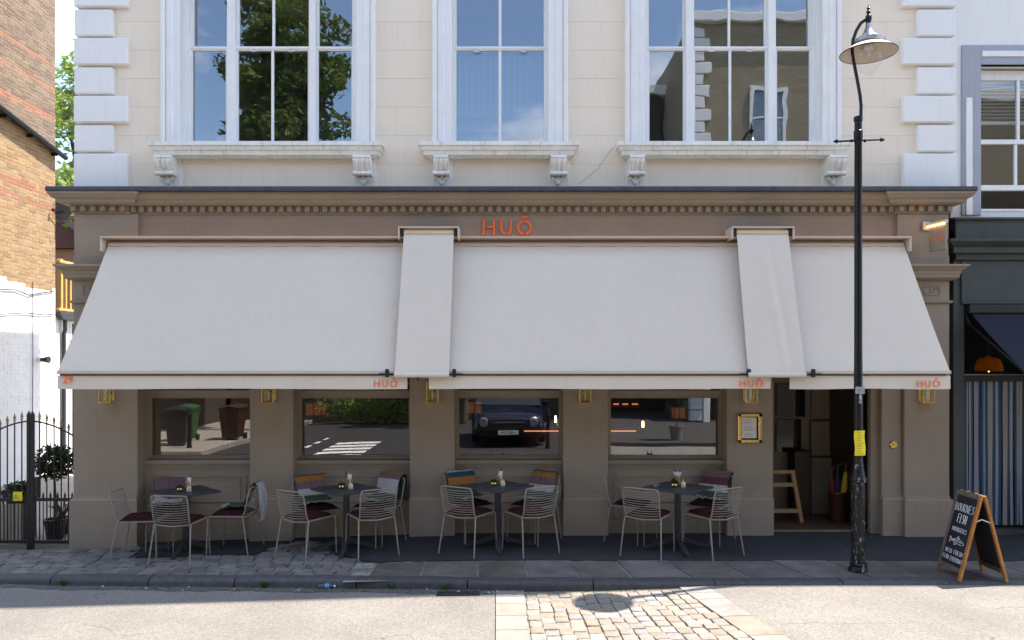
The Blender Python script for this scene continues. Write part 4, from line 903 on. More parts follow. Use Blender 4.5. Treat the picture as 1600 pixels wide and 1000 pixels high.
def blanket(stripes, w, skew, back_len, seed, fr=True, x_off=0.):
    r = random.Random(seed)
    path = [(.06, .535), (-.03, .525), (-.11, .528), (-.165, .56), (-.197, .62), (-.222, .69), (-.248, .76), (-.272, .806), (-.296, .818), (-.322, .805), (-.338, .76), (-.345, .70), (-.350, .62), (-.352, .55), (-.350, .48), (-.345, .42), (-.34, .36)]
    if back_len < 1: path = path[:10+int(7*back_len)]
    if skew > .5: path = path[2:]
    SUB = 3; fine = []; fi = []
    for i in range(len(path)-1):
        for j in range(SUB):
            t = j/SUB; fine.append((path[i][0]*(1-t)+path[i+1][0]*t, path[i][1]*(1-t)+path[i+1][1]*t)); fi.append(i+t)
    fine.append(path[-1]); fi.append(len(path)-1.)
    N_ = len(fine); nu = 12; q = MB(); ph = r.uniform(0, 6); ns = len(stripes)-1
    sm = [BC[k] for k in stripes]
    def pt(i, u, o):
        y, z = fine[i]; f_ = fi[i]; x = (u-.5)*w*(1+.06*math.sin(f_*.7+ph))+x_off+.010*math.sin(f_*1.1+ph)
        wv = .016*math.sin(u*8+ph+f_*.3)*(1 if f_ < 4 or f_ > 10 else .35)+.008*math.sin(u*17+ph-f_*.5)
        a_ = min(1, max(0, (f_-2.5)/1.5)); b2 = min(1, max(0, (f_-7.5)/1.5)); ny = (1-2*b2)*a_*(1 if abs(f_-8) > 1 else .4); nz_ = 1-a_+max(0, 1-abs(f_-8)/2)
        k_ = abs(wv)*.9+o
        return (x, y+ny*k_, z+nz_*k_)
    def si(f_):
        t = f_/8.3
        if t >= 1: return ns
        return 0 if t < .40 else min(ns-1, 1+int((t-.40)/.60*(ns-1)))
    for o in (0, .009):
        for i in range(N_-1):
            k = si(fi[i])
            for j in range(nu): q.add([pt(i, j/nu, o), pt(i, (j+1)/nu, o), pt(i+1, (j+1)/nu, o), pt(i+1, j/nu, o)], [(0, 1, 2, 3)], k)
    b_ = q.build('blanket', sm, None, True, 0, loc=(0, 0, 0))
    if fr:
        q = MB()
        for j in range(30):
            u = j/29; p = Vector(pt(0, u, .003)); d = Vector((r.uniform(-.02, .02), .05+r.uniform(-.02, .02), -.012+r.uniform(-.004, .012)))
            q.tube([p, p+d*.5+Vector((0, 0, .006)), p+d], .0042, 4)
        q.build('fringe', BC['white'], b_)
    return b_
SEQ1 = ['green', 'white', 'mauve', 'ochre', 'teal', 'white']
tabs = [(-4.02, 9.22, 'leftmost'), (-2.0, 9.05, 'second'), (-.17, 9.05, 'third'), (1.98, 8.95, 'fourth')]
TN = ['the table under the leftmost window', 'the table under the second window', 'the table under the third window', 'the table nearest the menu']
def table_at(X, Y, nm, k):
    z0 = gz(X)+.006; T = empty('cafe_table', (0, 0, 0)); 
    s = .318; q = MB(); rr = .03; poly = []
    for cxs, cys, a0 in ((1, 1, 0), (-1, 1, 90), (-1, -1, 180), (1, -1, 270)):
        for i in range(5):
            a = R(a0+i*22.5); poly.append((cxs*(s-rr)+rr*math.cos(a), cys*(s-rr)+rr*math.sin(a)))
    q.prism(poly, .722, .737, 'z'); q.prism([(a*.96, b*.96) for a, b in poly], .714, .7225, 'z'); q.xf(Matrix.Rotation(R(45+(3 if k == 3 else 0)), 4, 'Z')); q.build('table_top', TABLEM, T)
    q = MB(); q.box(-.033, .033, -.033, .033, .06, .712, .012); q.lathe([(.04, .69), (.14, .712), (.14, .7135)], 16); q.xf(Matrix.Rotation(R(45), 4, 'Z')); q.build('column', TABLEM, T, True, 30)
    for i in range(4):
        q = MB(); 
        def rb(t, w, h): x = .02+t*.40; z = .115*(1-t)**1.3+.016; return [(x, -w, z-h), (x, w, z-h), (x, w, z+h), (x, -w, z+h)]
        rg = [rb(t, .026-.004*t, .024-.010*t) for t in (0, .2, .4, .6, .8, 1)]; v = [p for g in rg for p in g]; f = [(a*4+i_, a*4+(i_+1) % 4, a*4+4+(i_+1) % 4, a*4+4+i_) for a in range(5) for i_ in range(4)]+[(0, 1, 2, 3), (20, 21, 22, 23)]
        q.add(v, f); q.lathe([(.02, 0), (.02, .012)], 8, (.405, 0, 0.0005)); q.xf(Matrix.Rotation(R(90*i+4), 4, 'Z')); q.build('foot', TABLEM, T, True, 40)
    T.location = (X, Y, z0)
    tag(T, ['dark grey square café table under the leftmost shop window', 'dark grey square café table under the second shop window', 'dark grey square café table under the third shop window', 'dark grey square café table nearest the menu frame'][k], 'table', 'café tables on the pavement')
    # cutlery pot
    zt = z0+.7375; cx, cy = X+.01, Y+.06
    if k == 0: cx, cy = X+.03, Y+.02
    P = empty('cutlery_pot', (cx, cy, zt)); tag(P, 'glass cutlery pot with copper bands on '+TN[k], 'pot', 'cutlery pots on the tables')
    q = MB(); q.lathe([(.034, .001), (.036, .004), (.037, .125), (.034, .125), (.033, .01)], 16, (cx, cy, zt)); q.build('jar', GLJ, P, True)
    for zz in (.045, .105):
        q = MB(); q.lathe([(.038, zz), (.042, zz+.002), (.042, zz+.012), (.038, zz+.014)], 16, (cx, cy, zt)); q.build('band', COPPER, P, True)
    q = MB(); q.lathe([(.030, .012), (.031, .11), (.02, .112)], 12, (cx, cy, zt)); q.build('filling', M('wooden_cutlery', (.55, .40, .28), .8, .3, 60), P, True)
    if k == 3:
        q = MB(); q.lathe([(.034, .127), (.05, .165), (.047, .165), (.03, .13)], 16, (cx, cy, zt)); q.build('napkin_bowl', PAPER, P, True)
    else:
        q = MB(); q.box(-.022, .026, -.004, .004, .05, .175, .001); q.xf(Matrix.Translation((cx, cy-.005, zt)) @ Matrix.Rotation(R(8), 4, 'Y') @ Matrix.Rotation(R(12), 4, 'X')); q.build('napkin', PAPER, P)
    for s_ in ((1, -1) if k == 3 else ((1,) if k != 1 else (-1,))):
        q = MB(); q.tube([(cx-s_*.01, cy-.01, zt+.03), (cx+s_*.035, cy-.012, zt+.205)], .0055, 6); q.build('chopstick', BLACKM, P)
    sx, sy = X+.058, Y-.035
    S = empty('sauce_bottle', (sx, sy, zt)); tag(S, 'small squat sauce bottle with gold cap on '+TN[k], 'bottle', 'sauce bottles on the tables')
    q = MB(); q.lathe([(.028, .0005), (.030, .004), (.030, .052), (.022, .062), (.012, .066), (.012, .072)], 16, (sx, sy, zt)); q.build('body', M('pale_sauce_glass', (.62, .55, .36), .15, .2, 30), S, True, 40)
    q = MB(); q.lathe([(.014, .070), (.014, .088), (.006, .09), (.009, .1), (.004, .106)], 12, (sx, sy, zt)); q.build('cap', BRASS, S, True, 40)
    px_, py_ = X-.05, Y-.04
    G = empty('potted_succulent', (px_, py_, zt)); tag(G, 'tiny gold pot with a dark green succulent on '+TN[k], 'plant', 'succulents on the tables')
    q = MB(); q.lathe([(.020, .0005), (.034, .015), (.036, .03), (.030, .045), (.026, .046)], 14, (px_, py_, zt)); q.build('pot', BRASS, G, True, 50)
    q = MB(); hL = .085 if k == 3 else .05
    for i in range(14):
        a = i*2.4; rr_ = .022*math.sqrt(i/14); tp = Vector((px_+rr_*2*math.cos(a), py_+rr_*2*math.sin(a), zt+.04+hL*(1-.4*i/14))); b_ = Vector((px_+rr_*math.cos(a), py_+rr_*math.sin(a), zt+.04))
        q.tube([b_, b_.lerp(tp, .5)+Vector((rr_*.3*math.cos(a), rr_*.3*math.sin(a), 0)), tp], [.006, .008, .001], 5)
    q.build('leaves', LEAFC, G, True)
    return T
for k, (X, Y, nm) in enumerate(tabs): table_at(X, Y, nm, k)
bl = empty('glass_ashtray', (1.72, 8.93, .7435)); tag(bl, 'round clear glass ashtray on the table nearest the menu frame', 'ashtray')
q = MB(); q.lathe([(.03, .0005), (.045, .004), (.05, .025), (.044, .025), (.036, .008), (.001, .007)], 18, bl.location); q.build('dish', GLJ, bl, True)
# (x, y, facing angle, position words, blanket spec)
CH = []
CH += [(-4.47, 9.05, 8, 'side-on wire chair at the left end of ' + TN[0], None, 'left chair'), (-3.90, 8.84, 86, 'wire chair with its back to the street at ' + TN[0], None, 'front chair'), (-4.36, 9.50, -72, 'wire chair against the wall behind ' + TN[0], (['white', 'white', 'mauve', 'mauve', 'ochre', 'wine'], .38, 0, .6, 1), 'back chair'), (-3.42, 9.2, 176, 'side-on wire chair at the right end of ' + TN[0], (['green', 'green', 'white', 'mauve', 'ochre', 'teal', 'white'], .20, 0, 1, 2), 'right chair')]
for k in (1, 2, 3):
    X, Y, _ = tabs[k]
    CH += [(X+(-.41, -.33, -.38)[k-1], Y-.20, 60, 'wire chair on the near left side of '+TN[k], None, 'near left chair'), (X+(.33, .37, .34)[k-1], Y-.20, 120, 'wire chair on the near right side of '+TN[k], None, 'near right chair')]
    if k == 1: CH += [(X-.43, Y+.30, -55, 'wire chair on the far left side of '+TN[k], (SEQ1[:-1]+['white'], .38, 0, .5, 3), 'far left chair'), (X+.30, Y+.32, -125, 'wire chair on the far right side of '+TN[k], (['green', 'white', 'white', 'mauve', 'ochre', 'green'], .38, 0, .8, 4), 'far right chair')]
    if k == 2: CH += [(X-.34, Y+.32, -55, 'wire chair on the far left side of '+TN[k], (['green', 'green', 'ochre', 'teal', 'white', 'white'], .38, 0, .9, 5), 'far left chair'), (X+.43, Y+.30, -125, 'wire chair on the far right side of '+TN[k], (SEQ1, .36, 0, .9, 6), 'far right chair')]
    if k == 3: CH += [(X-.47, Y+.42, -30, 'bare wire chair on the far left side of '+TN[k], None, 'far left chair'), (X+.47, Y+.40, -125, 'wire chair on the far right side of '+TN[k], (['green', 'white', 'wine', 'mauve', 'ochre', 'teal'], .38, 0, .5, 7), 'far right chair')]
bnames = {1: 'ochre and mauve blanket on the wall-side chair of '+TN[0], 2: 'narrow grey-backed striped blanket on the right chair of '+TN[0], 3: 'teal and ochre blanket on the far left chair of '+TN[1], 4: 'ochre and white blanket on the far right chair of '+TN[1], 5: 'pale folded blanket on the far left chair of '+TN[2], 6: 'teal topped blanket on the far right chair of '+TN[2], 7: 'teal and ochre fringed blanket at '+TN[3]}
for i, (x, y, ang, lab, bk, sh) in enumerate(CH):
    c = chair if i == 0 else copy_tree(chair)
    c.location = (x, y, gz(x)+.006); c.rotation_euler = (0, 0, R(ang-90))
    tag(c, lab, 'chair', 'wire chairs around the café tables')
    u = cush0.copy(); C.objects.link(u); u.location = (x, y, gz(x)+.006); u.rotation_euler = (0, 0, R(ang-90+rng.uniform(-4, 4)))
    tn = lab[lab.rindex(' the table')+1:] if ' the table' in lab else ''
    tag(u, 'burgundy seat cushion on the %s of %s' % (sh, tn), 'cushion', 'burgundy seat cushions')
    if bk:
        b_ = blanket(*bk); b_.location = (x, y, gz(x)+.012); b_.rotation_euler = (0, 0, R(ang-90)); tag(b_, bnames[bk[4]], 'blanket', 'blankets on the chairs')
# ------------------------------------------------------------------ right-hand neighbour
NB = empty('neighbouring_shop', (8, 9.8, 0)); tag(NB, 'white house with grey-blue window surround above a dark green fishmonger shopfront', 'building')
NX = 5.735; NZ = 8.9; wx0, wx1 = wx(1528, 9.85), 8.05; wz0, wz1 = 4.20, 6.12
q = MB(); q.box(NX, wx0, 9.79, 10.2, 4.12, NZ); q.box(wx1, 14, 9.79, 10.2, 4.12, NZ); q.box(wx0, wx1, 9.79, 10.2, wz1, NZ); q.box(wx0, wx1, 9.79, 10.2, 4.12, wz0); q.box(NX, 14, 16.8, 17.1, -.3, NZ); q.box(13.7, 14, 10.2, 16.8, -.3, NZ); q.box(NX+.3, 13.7, 10.3, 16.8, NZ-.4, NZ-.3); q.build('wall', WHITE, NB)
m = MB(); m.sweep([(-.02, NZ), (.93, NZ), (.90, NZ-.12), (.5, NZ-.22), (.2, NZ-.3), (-.02, NZ-.35)], NX+.02, 14, 9.79, 10.1); m.build('eaves_cornice', WHITE, NB)
# window surround
q = MB(); sx0 = wx(1503, 9.77)
q.box(sx0, wx0-.01, 9.765, 9.86, 4.15, 6.37, .004); q.box(wx0-.0105, wx1+.3, 9.766, 9.86, wz1+.0, 6.371, .004); q.box(wx1+.01, wx1+.3, 9.765, 9.86, 4.15, 6.12, .004)
wn = q.build('window', GREYBLUE, NB)
q = MB(); q.box(wx(1510, 9.75), wx(1520, 9.75), 9.75, 9.77, 4.15, wz(152, 9.75), .004); q.box(wx0+.0, wx1, 9.75, 9.77, wz(88, 9.75), wz(79, 9.75), .004); q.build('inset_strip', WOODW, wn)
yg = 9.93; q = MB()
q.box(wx0-.0, wx0+.03, yg-.02, yg+.05, 4.46, wz1, .004); q.box(wx0, wx1, yg-.02, yg+.05, wz(126, yg), wz(111, yg), .004); q.box(wx0+.0, wx1, yg-.03, yg+.03, wz(226, yg), wz(219, yg), .004); q.box(wx0, wx1, yg-.03, yg+.03, wz(298, yg), wz(290, yg), .004); q.box(wx(1588, yg), wx(1592, yg), yg-.018, yg+.02, wz(219, yg), wz(120, yg)); q.box(wx(1584, yg), wx(1588, yg), yg-.018, yg+.02, wz(290, yg), wz(226, yg)); q.box(wx1-.03, wx1, yg-.02, yg+.05, 4.46, wz1, .004); q.box(wx0, wx1, 9.78, 9.95, 4.20, 4.235, .004)
q.build('sash', WOODW, wn)
bx('pane', glass('neighbour_glass', .10, (.85, .87, .87), .05), wn, wx0+.02, wx1-.02, yg+.005, yg+.009, wz(290, yg), wz(125, yg))
for k in range(13):
    z_ = wz(190, 10.02)+k*.047; q = MB(); q.box(wx0+.03, wx1-.03, -.02, .02, -.0012, .0012); q.xf(Matrix.Translation((0, 10.02, z_)) @ Matrix.Rotation(R(25), 4, 'X')); q.build('blind_slat', WOODW, wn)
bx('blind_rail', WOODW, wn, wx0+.03, wx1-.03, 10.0, 10.04, wz(195, 10.02), wz(191, 10.02))
bx('room_back', M('pale_room_wall', (.3, .29, .27)), NB, NX+.3, 13.6, 12.4, 12.5, 4.13, 8.4)
pf = MB()
for (x0, x1, z0, z1) in ((6.75, 6.78, 4.3, 4.62), (7.05, 7.08, 4.3, 4.62), (6.75, 7.08, 4.6, 4.63), (6.75, 7.08, 4.29, 4.32)): pf.box(x0, x1, 12.36, 12.39, z0, z1)
pf.build('picture_frame', BLACKM, NB)
# dark shopfront
q = MB(); q.box(NX+.01, 14, 9.74, 10.2, 2.98, 3.95); q.build('fascia', DKGREEN, NB)
q = MB(); q.sweep([(-.02, 4.10), (.10, 4.10), (.10, 4.075), (.05, 4.07), (.05, 3.82), (.20, 3.81), (.20, 3.78), (.16, 3.74), (.12, 3.71), (.115, 3.64), (.05, 3.63), (.045, 3.56), (.0, 3.55), (-.02, 3.55)], NX+.06, 13.5, 9.742, 10.0); q.build('fascia_cornice', DKGREEN, NB, True, 25)
q = MB(); q.box(NX+.1, 13, 9.70, 9.76, 2.985, 3.02, .006); q.box(NX+.1, NX+.14, 9.715, 9.76, 3.0205, 3.54); q.build('fascia_board', DKGREEN, NB)
q = MB(); q.box(NX+.0, NX+.145, 9.73, 10.2, -.1, 2.979, .006); q.box(6.72, 6.86, 9.73, 10.2, -.1, 2.979, .006); q.box(8.6, 8.8, 9.73, 10.2, -.1, 2.979); q.box(6.86, 8.6, 9.8, 10.0, -.1, .8); q.build('shopfront_post', DKGREEN, NB)
bx('shop_window', GLS, NB, 6.86, 8.6, 9.88, 9.89, .8, 2.979)
q = MB(); q.box(NX+.14, 6.73, 9.76, 9.86, 1.98, 2.06, .006); q.build('door_head', BLACKM, NB)
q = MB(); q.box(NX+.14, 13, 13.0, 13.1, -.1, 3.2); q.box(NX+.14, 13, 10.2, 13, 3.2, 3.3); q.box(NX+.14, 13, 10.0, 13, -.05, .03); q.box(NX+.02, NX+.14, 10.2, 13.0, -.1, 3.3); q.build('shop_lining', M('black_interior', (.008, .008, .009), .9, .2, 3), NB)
bx('door_step', M('step_stone', (.07, .065, .06), .8, .2, 6), NB, NX+.14, 6.73, 9.66, 10.0, -.05, .06, c=.008)
# beaded strip curtain, each strand its own part
CU = empty('bead_curtain', (6.3, 9.82, .1)); tag(CU, 'blue and white striped strand curtain in the fishmonger doorway', 'curtain')
xa_, xb_ = NX+.155, 6.71; nst = 26
bl_, wh_ = M('blue_strand', (.010, .065, .19), .6, .3, 30), M('pale_bead_strand', (.33, .325, .30), .7, .35, 120, .8, 150)
for k in range(nst):
    x = xa_+(xb_-xa_)*(k+.5)/nst; wd_ = (xb_-xa_)/nst*.46; blue = (k % 3 == 1) or k in (8, 15)
    q = MB(); ph = rng.uniform(0, 6); y_ = 9.81+rng.uniform(-.008, .008)
    wd_ *= rng.uniform(.7, 1.05)
    if k in (7, 16, 21): wd_ *= .6; y_ += .01
    q.grid(lambda u, v: (x+(u-.5)*2*wd_+.006*math.sin(v*5+ph)*(1-v), y_+.004*math.cos(u*3.14), .10+rng.uniform(0, .0)+1.95*v), 2, 14); q.grid(lambda u, v: (x+(u-.5)*2*wd_+.006*math.sin(v*5+ph)*(1-v), y_+.008, .10+1.95*v), 2, 14)
    q.build('strand', bl_ if blue else wh_, CU)
q = MB(); q.box(xa_-.01, xb_+.01, 9.79, 9.84, 2.05, 2.075, .004); q.build('rail', ALU, CU)
# copper pendant in the fishmonger
pd = empty('copper_pendant', (wx(1545, 10.6), 10.6, wz(580, 10.6))); tag(pd, 'glowing copper dome pendant above the striped strand curtain', 'lamp')
c_ = (pd.location.x, 10.6, pd.location.z)
q = MB(); q.lathe([(.175, .0), (.172, .06), (.15, .14), (.11, .185), (.03, .2), (.02, .22), (.016, .22), (.028, .19), (.105, .175), (.145, .13), (.165, .06), (.168, 0)], 26, c_); q.build('dome', leafmat('amber_shade', (.34, .19, .04)), pd, True, 50)
q = MB(); q.lathe([(.001, -.01), (.035, .02), (.04, .06), (.02, .1)], 14, c_); q.build('bulb', M('dim_bulb', (1, .6, .25), .5, emit=(1, .6, .22), estr=7), pd, True)
q = MB(); q.tube([(c_[0], c_[1], c_[2]+.2), (c_[0], c_[1], 3.2)], .006, 6); q.build('cord', BLACKM, pd)
# navy awning
NA = empty('navy_awning', (8, 9.7, 2.9)); tag(NA, 'dark navy awning over the fishmonger shop at the right edge', 'awning')
q = MB()
for o in (0, -.006): q.grid(lambda u, v: (5.92+7*u, 9.70-1.2*v, 2.90-.86*v-.03*math.sin(math.pi*v)+o), 14, 8)
q.build('canvas', NAVY, NA, True, 0)
q = MB(); q.box(5.88, 12.9, 9.62, 9.735, 2.86, 2.975, .01); q.build('housing', BLACKM, NA)
q = MB(); q.tube([(5.9, 9.66, 2.72), (5.92, 8.48, 2.02)], .016, 8); q.tube([(5.9, 9.66, 2.72), (5.9, 9.74, 2.85)], .02, 8); q.build('arm', BLACKP, NA)
q = MB(); q.tube([(5.9, 8.49, 2.03), (12.9, 8.49, 2.03)], .022, 8); q.build('front_bar', BLACKP, NA)
# timber crate by the fishmonger window
CT = empty('timber_display', (7.0, 9.5, 0)); tag(CT, 'orange-brown wooden display crate at the right edge beside the curtain', 'crate')
for z_ in (.04, .2, .36, .52, .68): bx('slat', WOODO, CT, 6.74, 7.5, 9.42, 9.44, z_, z_+.12, c=.004)
for xx in (6.76, 7.44): bx('post', WOODO, CT, xx, xx+.05, 9.441, 9.7, .005, .82, c=.004)
# ------------------------------------------------------------------ alley: gate, yard, pots
tag(MB().box(-10, -5.66, 9.66, 40, -.5, -.205).build('yard_paving', YARD), kind='structure')
yG = 9.66; gzb = -.19
GT = empty('iron_gate', (-6.2, yG, gzb)); tag(GT, 'black wrought iron double gate with arched top and spear finials', 'gate')
gx = wx(48, yG)
def spear(q, x, z, s=1., y=yG): 
    q.add([(x-.022*s, y, z+.03*s), (x, y-.006, z+.03*s), (x+.022*s, y, z+.03*s), (x, y+.006, z+.03*s), (x, y, z+.10*s), (x-.006, y, z), (x+.006, y, z)], [(0, 1, 4), (1, 2, 4), (2, 3, 4), (3, 0, 4), (0, 5, 1), (1, 5, 6), (1, 6, 2), (2, 6, 3), (3, 5, 0), (3, 6, 5)])
    q.box(x-.012*s, x+.012*s, y-.012*s, y+.012*s, z-.008, z+.006)
for s in (-1, 1):
    st_ = MB(); st_.box(gx+s*.008, gx+s*.044, yG-.02, yG+.02, gzb-.01, wz(648, yG), .004); st_.add([(gx+s*.008, yG-.02, wz(648, yG)), (gx+s*.044, yG-.02, wz(648, yG)), (gx+s*.008, yG+.02, wz(648, yG)), (gx+s*.044, yG+.02, wz(648, yG)), (gx+s*.02, yG, wz(641, yG))], [(0, 1, 4), (1, 3, 4), (3, 2, 4), (2, 0, 4)])
    st_.build('gate_stile', IRON, GT)
    def zt(d): return wz(658, yG)-.235*(d/.62)**1.8
    q = MB(); q.tube([(gx+s*(.04+.58*t), yG, zt(.04+.58*t)) for t in [i/10 for i in range(11)]], .011, 6); q.build('arched_rail', IRON, GT)
    q = MB(); q.box(gx+s*.05, gx+s*.62, yG-.012, yG+.012, wz(783, yG), wz(778, yG)); q.box(gx+s*.05, gx+s*.62, yG-.014, yG+.014, wz(849, yG), wz(844, yG)); q.box(gx+s*.60, gx+s*.625, yG-.013, yG+.013, gzb+.03, zt(.6)); q.build('rail', IRON, GT)
    for k in range(6):
        d = .115+k*.093; q = MB(); x = gx+s*d; q.tube([(x, yG, wz(846, yG)), (x, yG, zt(d)+.04)], .008, 6); q.build('bar', IRON, GT)
        q = MB(); spear(q, x, zt(d)+.04); q.build('spear_finial', GILT, GT)
        q = MB(); x2 = gx+s*(d-.046); q.tube([(x2, yG, wz(846, yG)), (x2, yG, wz(780, yG)+.02)], .006, 6); spear(q, x2, wz(780, yG)+.02, .8); q.build('dog_bar', IRON, GT)
bx('lock_box', IRON, GT, gx+.06, gx+.115, yG-.03, yG+.03, wz(777, yG), wz(745, yG), c=.006)
pl = bx('warning_plate', YELLOW, None, wx(20, yG-.03), wx(34.5, yG-.03), yG-.028, yG-.022, wz(782, yG), wz(768, yG)); tag(pl, 'small square yellow warning plate wired to the gate', 'sign')
q = MB(); xc_ = wx(27, yG); zc_ = wz(775.5, yG); q.tube([(xc_-.028, yG-.0305, zc_-.022), (xc_+.028, yG-.0305, zc_-.022), (xc_, yG-.0305, zc_+.026)], .003, 4, closed=True); q.build('triangle_mark', BLACKM, pl)
bx('garden_wall', WPLAST, None, -10, gx-.63, yG-.1, yG+.1, -.3, 1.9); tag(bpy.data.objects['garden_wall'], 'white rendered wall left of the iron gate', 'wall')
# leaves
def leaves(q, centre, rad, n_, size, seed, shell=.5, flat=1.):
    r = random.Random(seed); c = Vector(centre)
    for _ in range(n_):
        d = Vector((r.gauss(0, 1), r.gauss(0, 1), r.gauss(0, 1))).normalized(); rr_ = r.uniform(shell, 1)**.6
        p = c+Vector((d.x*rad[0], d.y*rad[1], d.z*rad[2]))*rr_
        a = Vector((r.gauss(0, 1), r.gauss(0, 1), r.gauss(0, .6))).normalized(); b = a.cross(Vector((r.gauss(0, 1), r.gauss(0, 1), r.gauss(0, 1)))).normalized(); s = size*r.uniform(.6, 1.3); k = a.cross(b)*s*.15
        q.add([p-a*s, p-b*s*.42+k, p+a*s, p+b*s*.42+k], [(0, 1, 2, 3)])
def topiary(x, y, z0, h, rad, label, pr=.14, ph=.28, mat=BLACKM, n_=900, seed=3):
    T = empty('potted_bay_tree', (x, y, z0)); tag(T, label, 'plant')
    q = MB(); q.lathe([(pr*.72, .0), (pr*.98, ph*.95), (pr*1.06, ph*.95), (pr*1.06, ph), (pr*.9, ph), (pr*.86, ph*.85), (.01, ph*.85)], 20, (x, y, z0)); q.build('pot', mat, T, True, 40)
    q = MB(); q.tube([(x, y, z0+ph*.8), (x+.015, y, z0+h*.4), (x-.01, y, z0+h-rad*.6), (x, y, z0+h)], [.017, .014, .013, .006], 8)
    for k in range(10):
        a = k*2.4; q.tube([(x, y, z0+h-rad*.5), (x+rad*.7*math.cos(a), y+rad*.7*math.sin(a), z0+h+rad*.6*math.sin(k*1.7))], [.006, .002], 5)
    q.build('stem', BARK, T, True)
    q = MB(); leaves(q, (x, y, z0+h), (rad, rad, rad*.95), n_, .038, seed, .25); q.build('crown', LEAFC, T); return T
topiary(wx(86, 10.3), 10.3, -.2, 1.06, .27, 'lollipop bay tree in a black pot behind the iron gate', n_=1100)
PN = empty('box_planter', (wx(28, 10.35), 10.35, -.2)); tag(PN, 'pale slatted box planter with dark shrub behind the iron gate', 'planter')
px0, px1 = wx(12, 10.35), wx(46, 10.35)
for k in range(5): bx('slat', M('pale_planter', (.42, .38, .32), .8, .1, 8), PN, px0+(px1-px0)*k/5+.003, px0+(px1-px0)*(k+1)/5-.003, 10.2, 10.225, -.2, .30, c=.004)
bx('liner', BLACKM, PN, px0+.01, px1-.01, 10.226, 10.5, -.2, .29)
q = MB(); leaves(q, ((px0+px1)/2, 10.36, .42), (.23, .2, .17), 700, .035, 9, .2); q.build('shrub', LEAFC, PN)
for xx, yy, h_, lab in ((wx(97, 10.6), 10.6, .22, 'small black plant pot right of the bay tree behind the gate'), (wx(2, 10.5), 10.5, .24, 'small black plant pot left of the planter behind the gate')):
    P = empty('plant_pot', (xx, yy, -.2)); tag(P, lab, 'plant'); q = MB(); q.lathe([(.08, 0), (.11, h_), (.12, h_), (.12, h_+.02), (.1, h_+.02), (.09, h_-.03), (.01, h_-.03)], 16, (xx, yy, -.2)); q.build('pot', BLACKM, P, True, 40)
    q = MB(); r2 = random.Random(4)
    for k in range(22):
        a = k*2.4; l_ = r2.uniform(.2, .42); q.tube([(xx, yy, -.2+h_-.03), (xx+.10*math.cos(a), yy+.10*math.sin(a), -.2+h_+l_*.7), (xx+.2*math.cos(a), yy+.2*math.sin(a), -.2+h_+l_*.8)], [.006, .009, .001], 4)
    q.build('leaves', LEAFD, P, True)
# ------------------------------------------------------------------ left brick building
LBG = empty('brick_building', (-12, 15, -.2)); tag(LBG, 'tall stock brick building with white painted base at the left edge', 'building')
bm_ = [M('brick_%d' % i, c, .9, .15, 20, .3, 60) for i, c in enumerate([(.30, .19, .095), (.325, .21, .105), (.285, .185, .09), (.235, .15, .08), (.31, .20, .095), (.27, .165, .08)])]
bmd = [M('brown_brick_%d' % i, c, .9, .15, 20, .3, 60) for i, c in enumerate([(.185, .128, .085), (.20, .138, .09), (.165, .115, .078), (.14, .10, .07), (.21, .145, .095), (.175, .12, .08)])]
RED = M('red_brick', (.30, .13, .075), .9, .15, 20, .3, 60); BMORT = M('brick_mortar', (.37, .335, .275), 1., .12, 20, .3, 60)
q = MB(); q.box(-18, -10.0045, 12.5, 16.4, -.5, 12); q.build('wall', BMORT, LBG)
bx('white_render', WPLAST, LBG, -10.02, -10.003, 13.0, 16.398, -.5, 3.80)
q = MB(); qw = MB(); zb = 3.88; z = -.2; k = 0
band = [8.63, 8.14, 7.48, 5.83, 5.55]
while z < 10.2:
    y = 13.6-(.1125 if k % 2 else 0)
    while y < 16.39:
        hd = (rng.random() < .25); L_ = .1025 if hd else .215; y2 = min(16.395, y+L_)
        if z+.065 < zb+.12*math.sin(y*2.3)*.6: qw.box(-10.05, -10.0+rng.uniform(-.003, .003), y, y2-.001, z, z+.068, .004)
        else:
            isred = any(abs(z-b) < .05 for b in band)
            mi = 12 if isred and rng.random() < .9 else (rng.randrange(6) if z < 6.95 else 6+rng.randrange(6))
            q.box(-10.05, -10.0+rng.uniform(-.002, .002), y, y2, z, z+.063, .002, mi)
        y = y2+.010
    z += .075; k += 1
tag(q.build('brickwork', bm_+bmd+[RED], LBG), kind='stuff'); tag(qw.build('painted_brickwork', WPLAST, LBG), kind='stuff')
g0, g1 = (-9.86, 13.6, 7.30), (-9.86, 16.55, 6.74)
q = MB(); q.tube([g0, g1], .055, 10); q.box(-10.0, -9.9, 13.6, 13.64, 7.1, 7.25); q.build('gutter', BLACKP, LBG, True)
q = MB()
for t in (.35, .62, .9):
    p = Vector(g0).lerp(Vector(g1), t); q.box(-10.0, p.x, p.y-.012, p.y+.012, p.z-.09, p.z-.02)
q.build('gutter_bracket', BLACKP, LBG)
q = MB(); q.add([(-10.0, 13.6, 7.36), (-10.0, 16.5, 6.82), (-9.90, 16.5, 6.78), (-9.90, 13.6, 7.32), (-10.0, 13.6, 7.33), (-10.0, 16.5, 6.79), (-9.90, 16.5, 6.75), (-9.90, 13.6, 7.29)], [(0, 1, 2, 3), (4, 5, 6, 7), (2, 3, 7, 6)]); q.build('eaves_board', M('dark_board', (.03, .03, .032), .7, .2, 5), LBG)
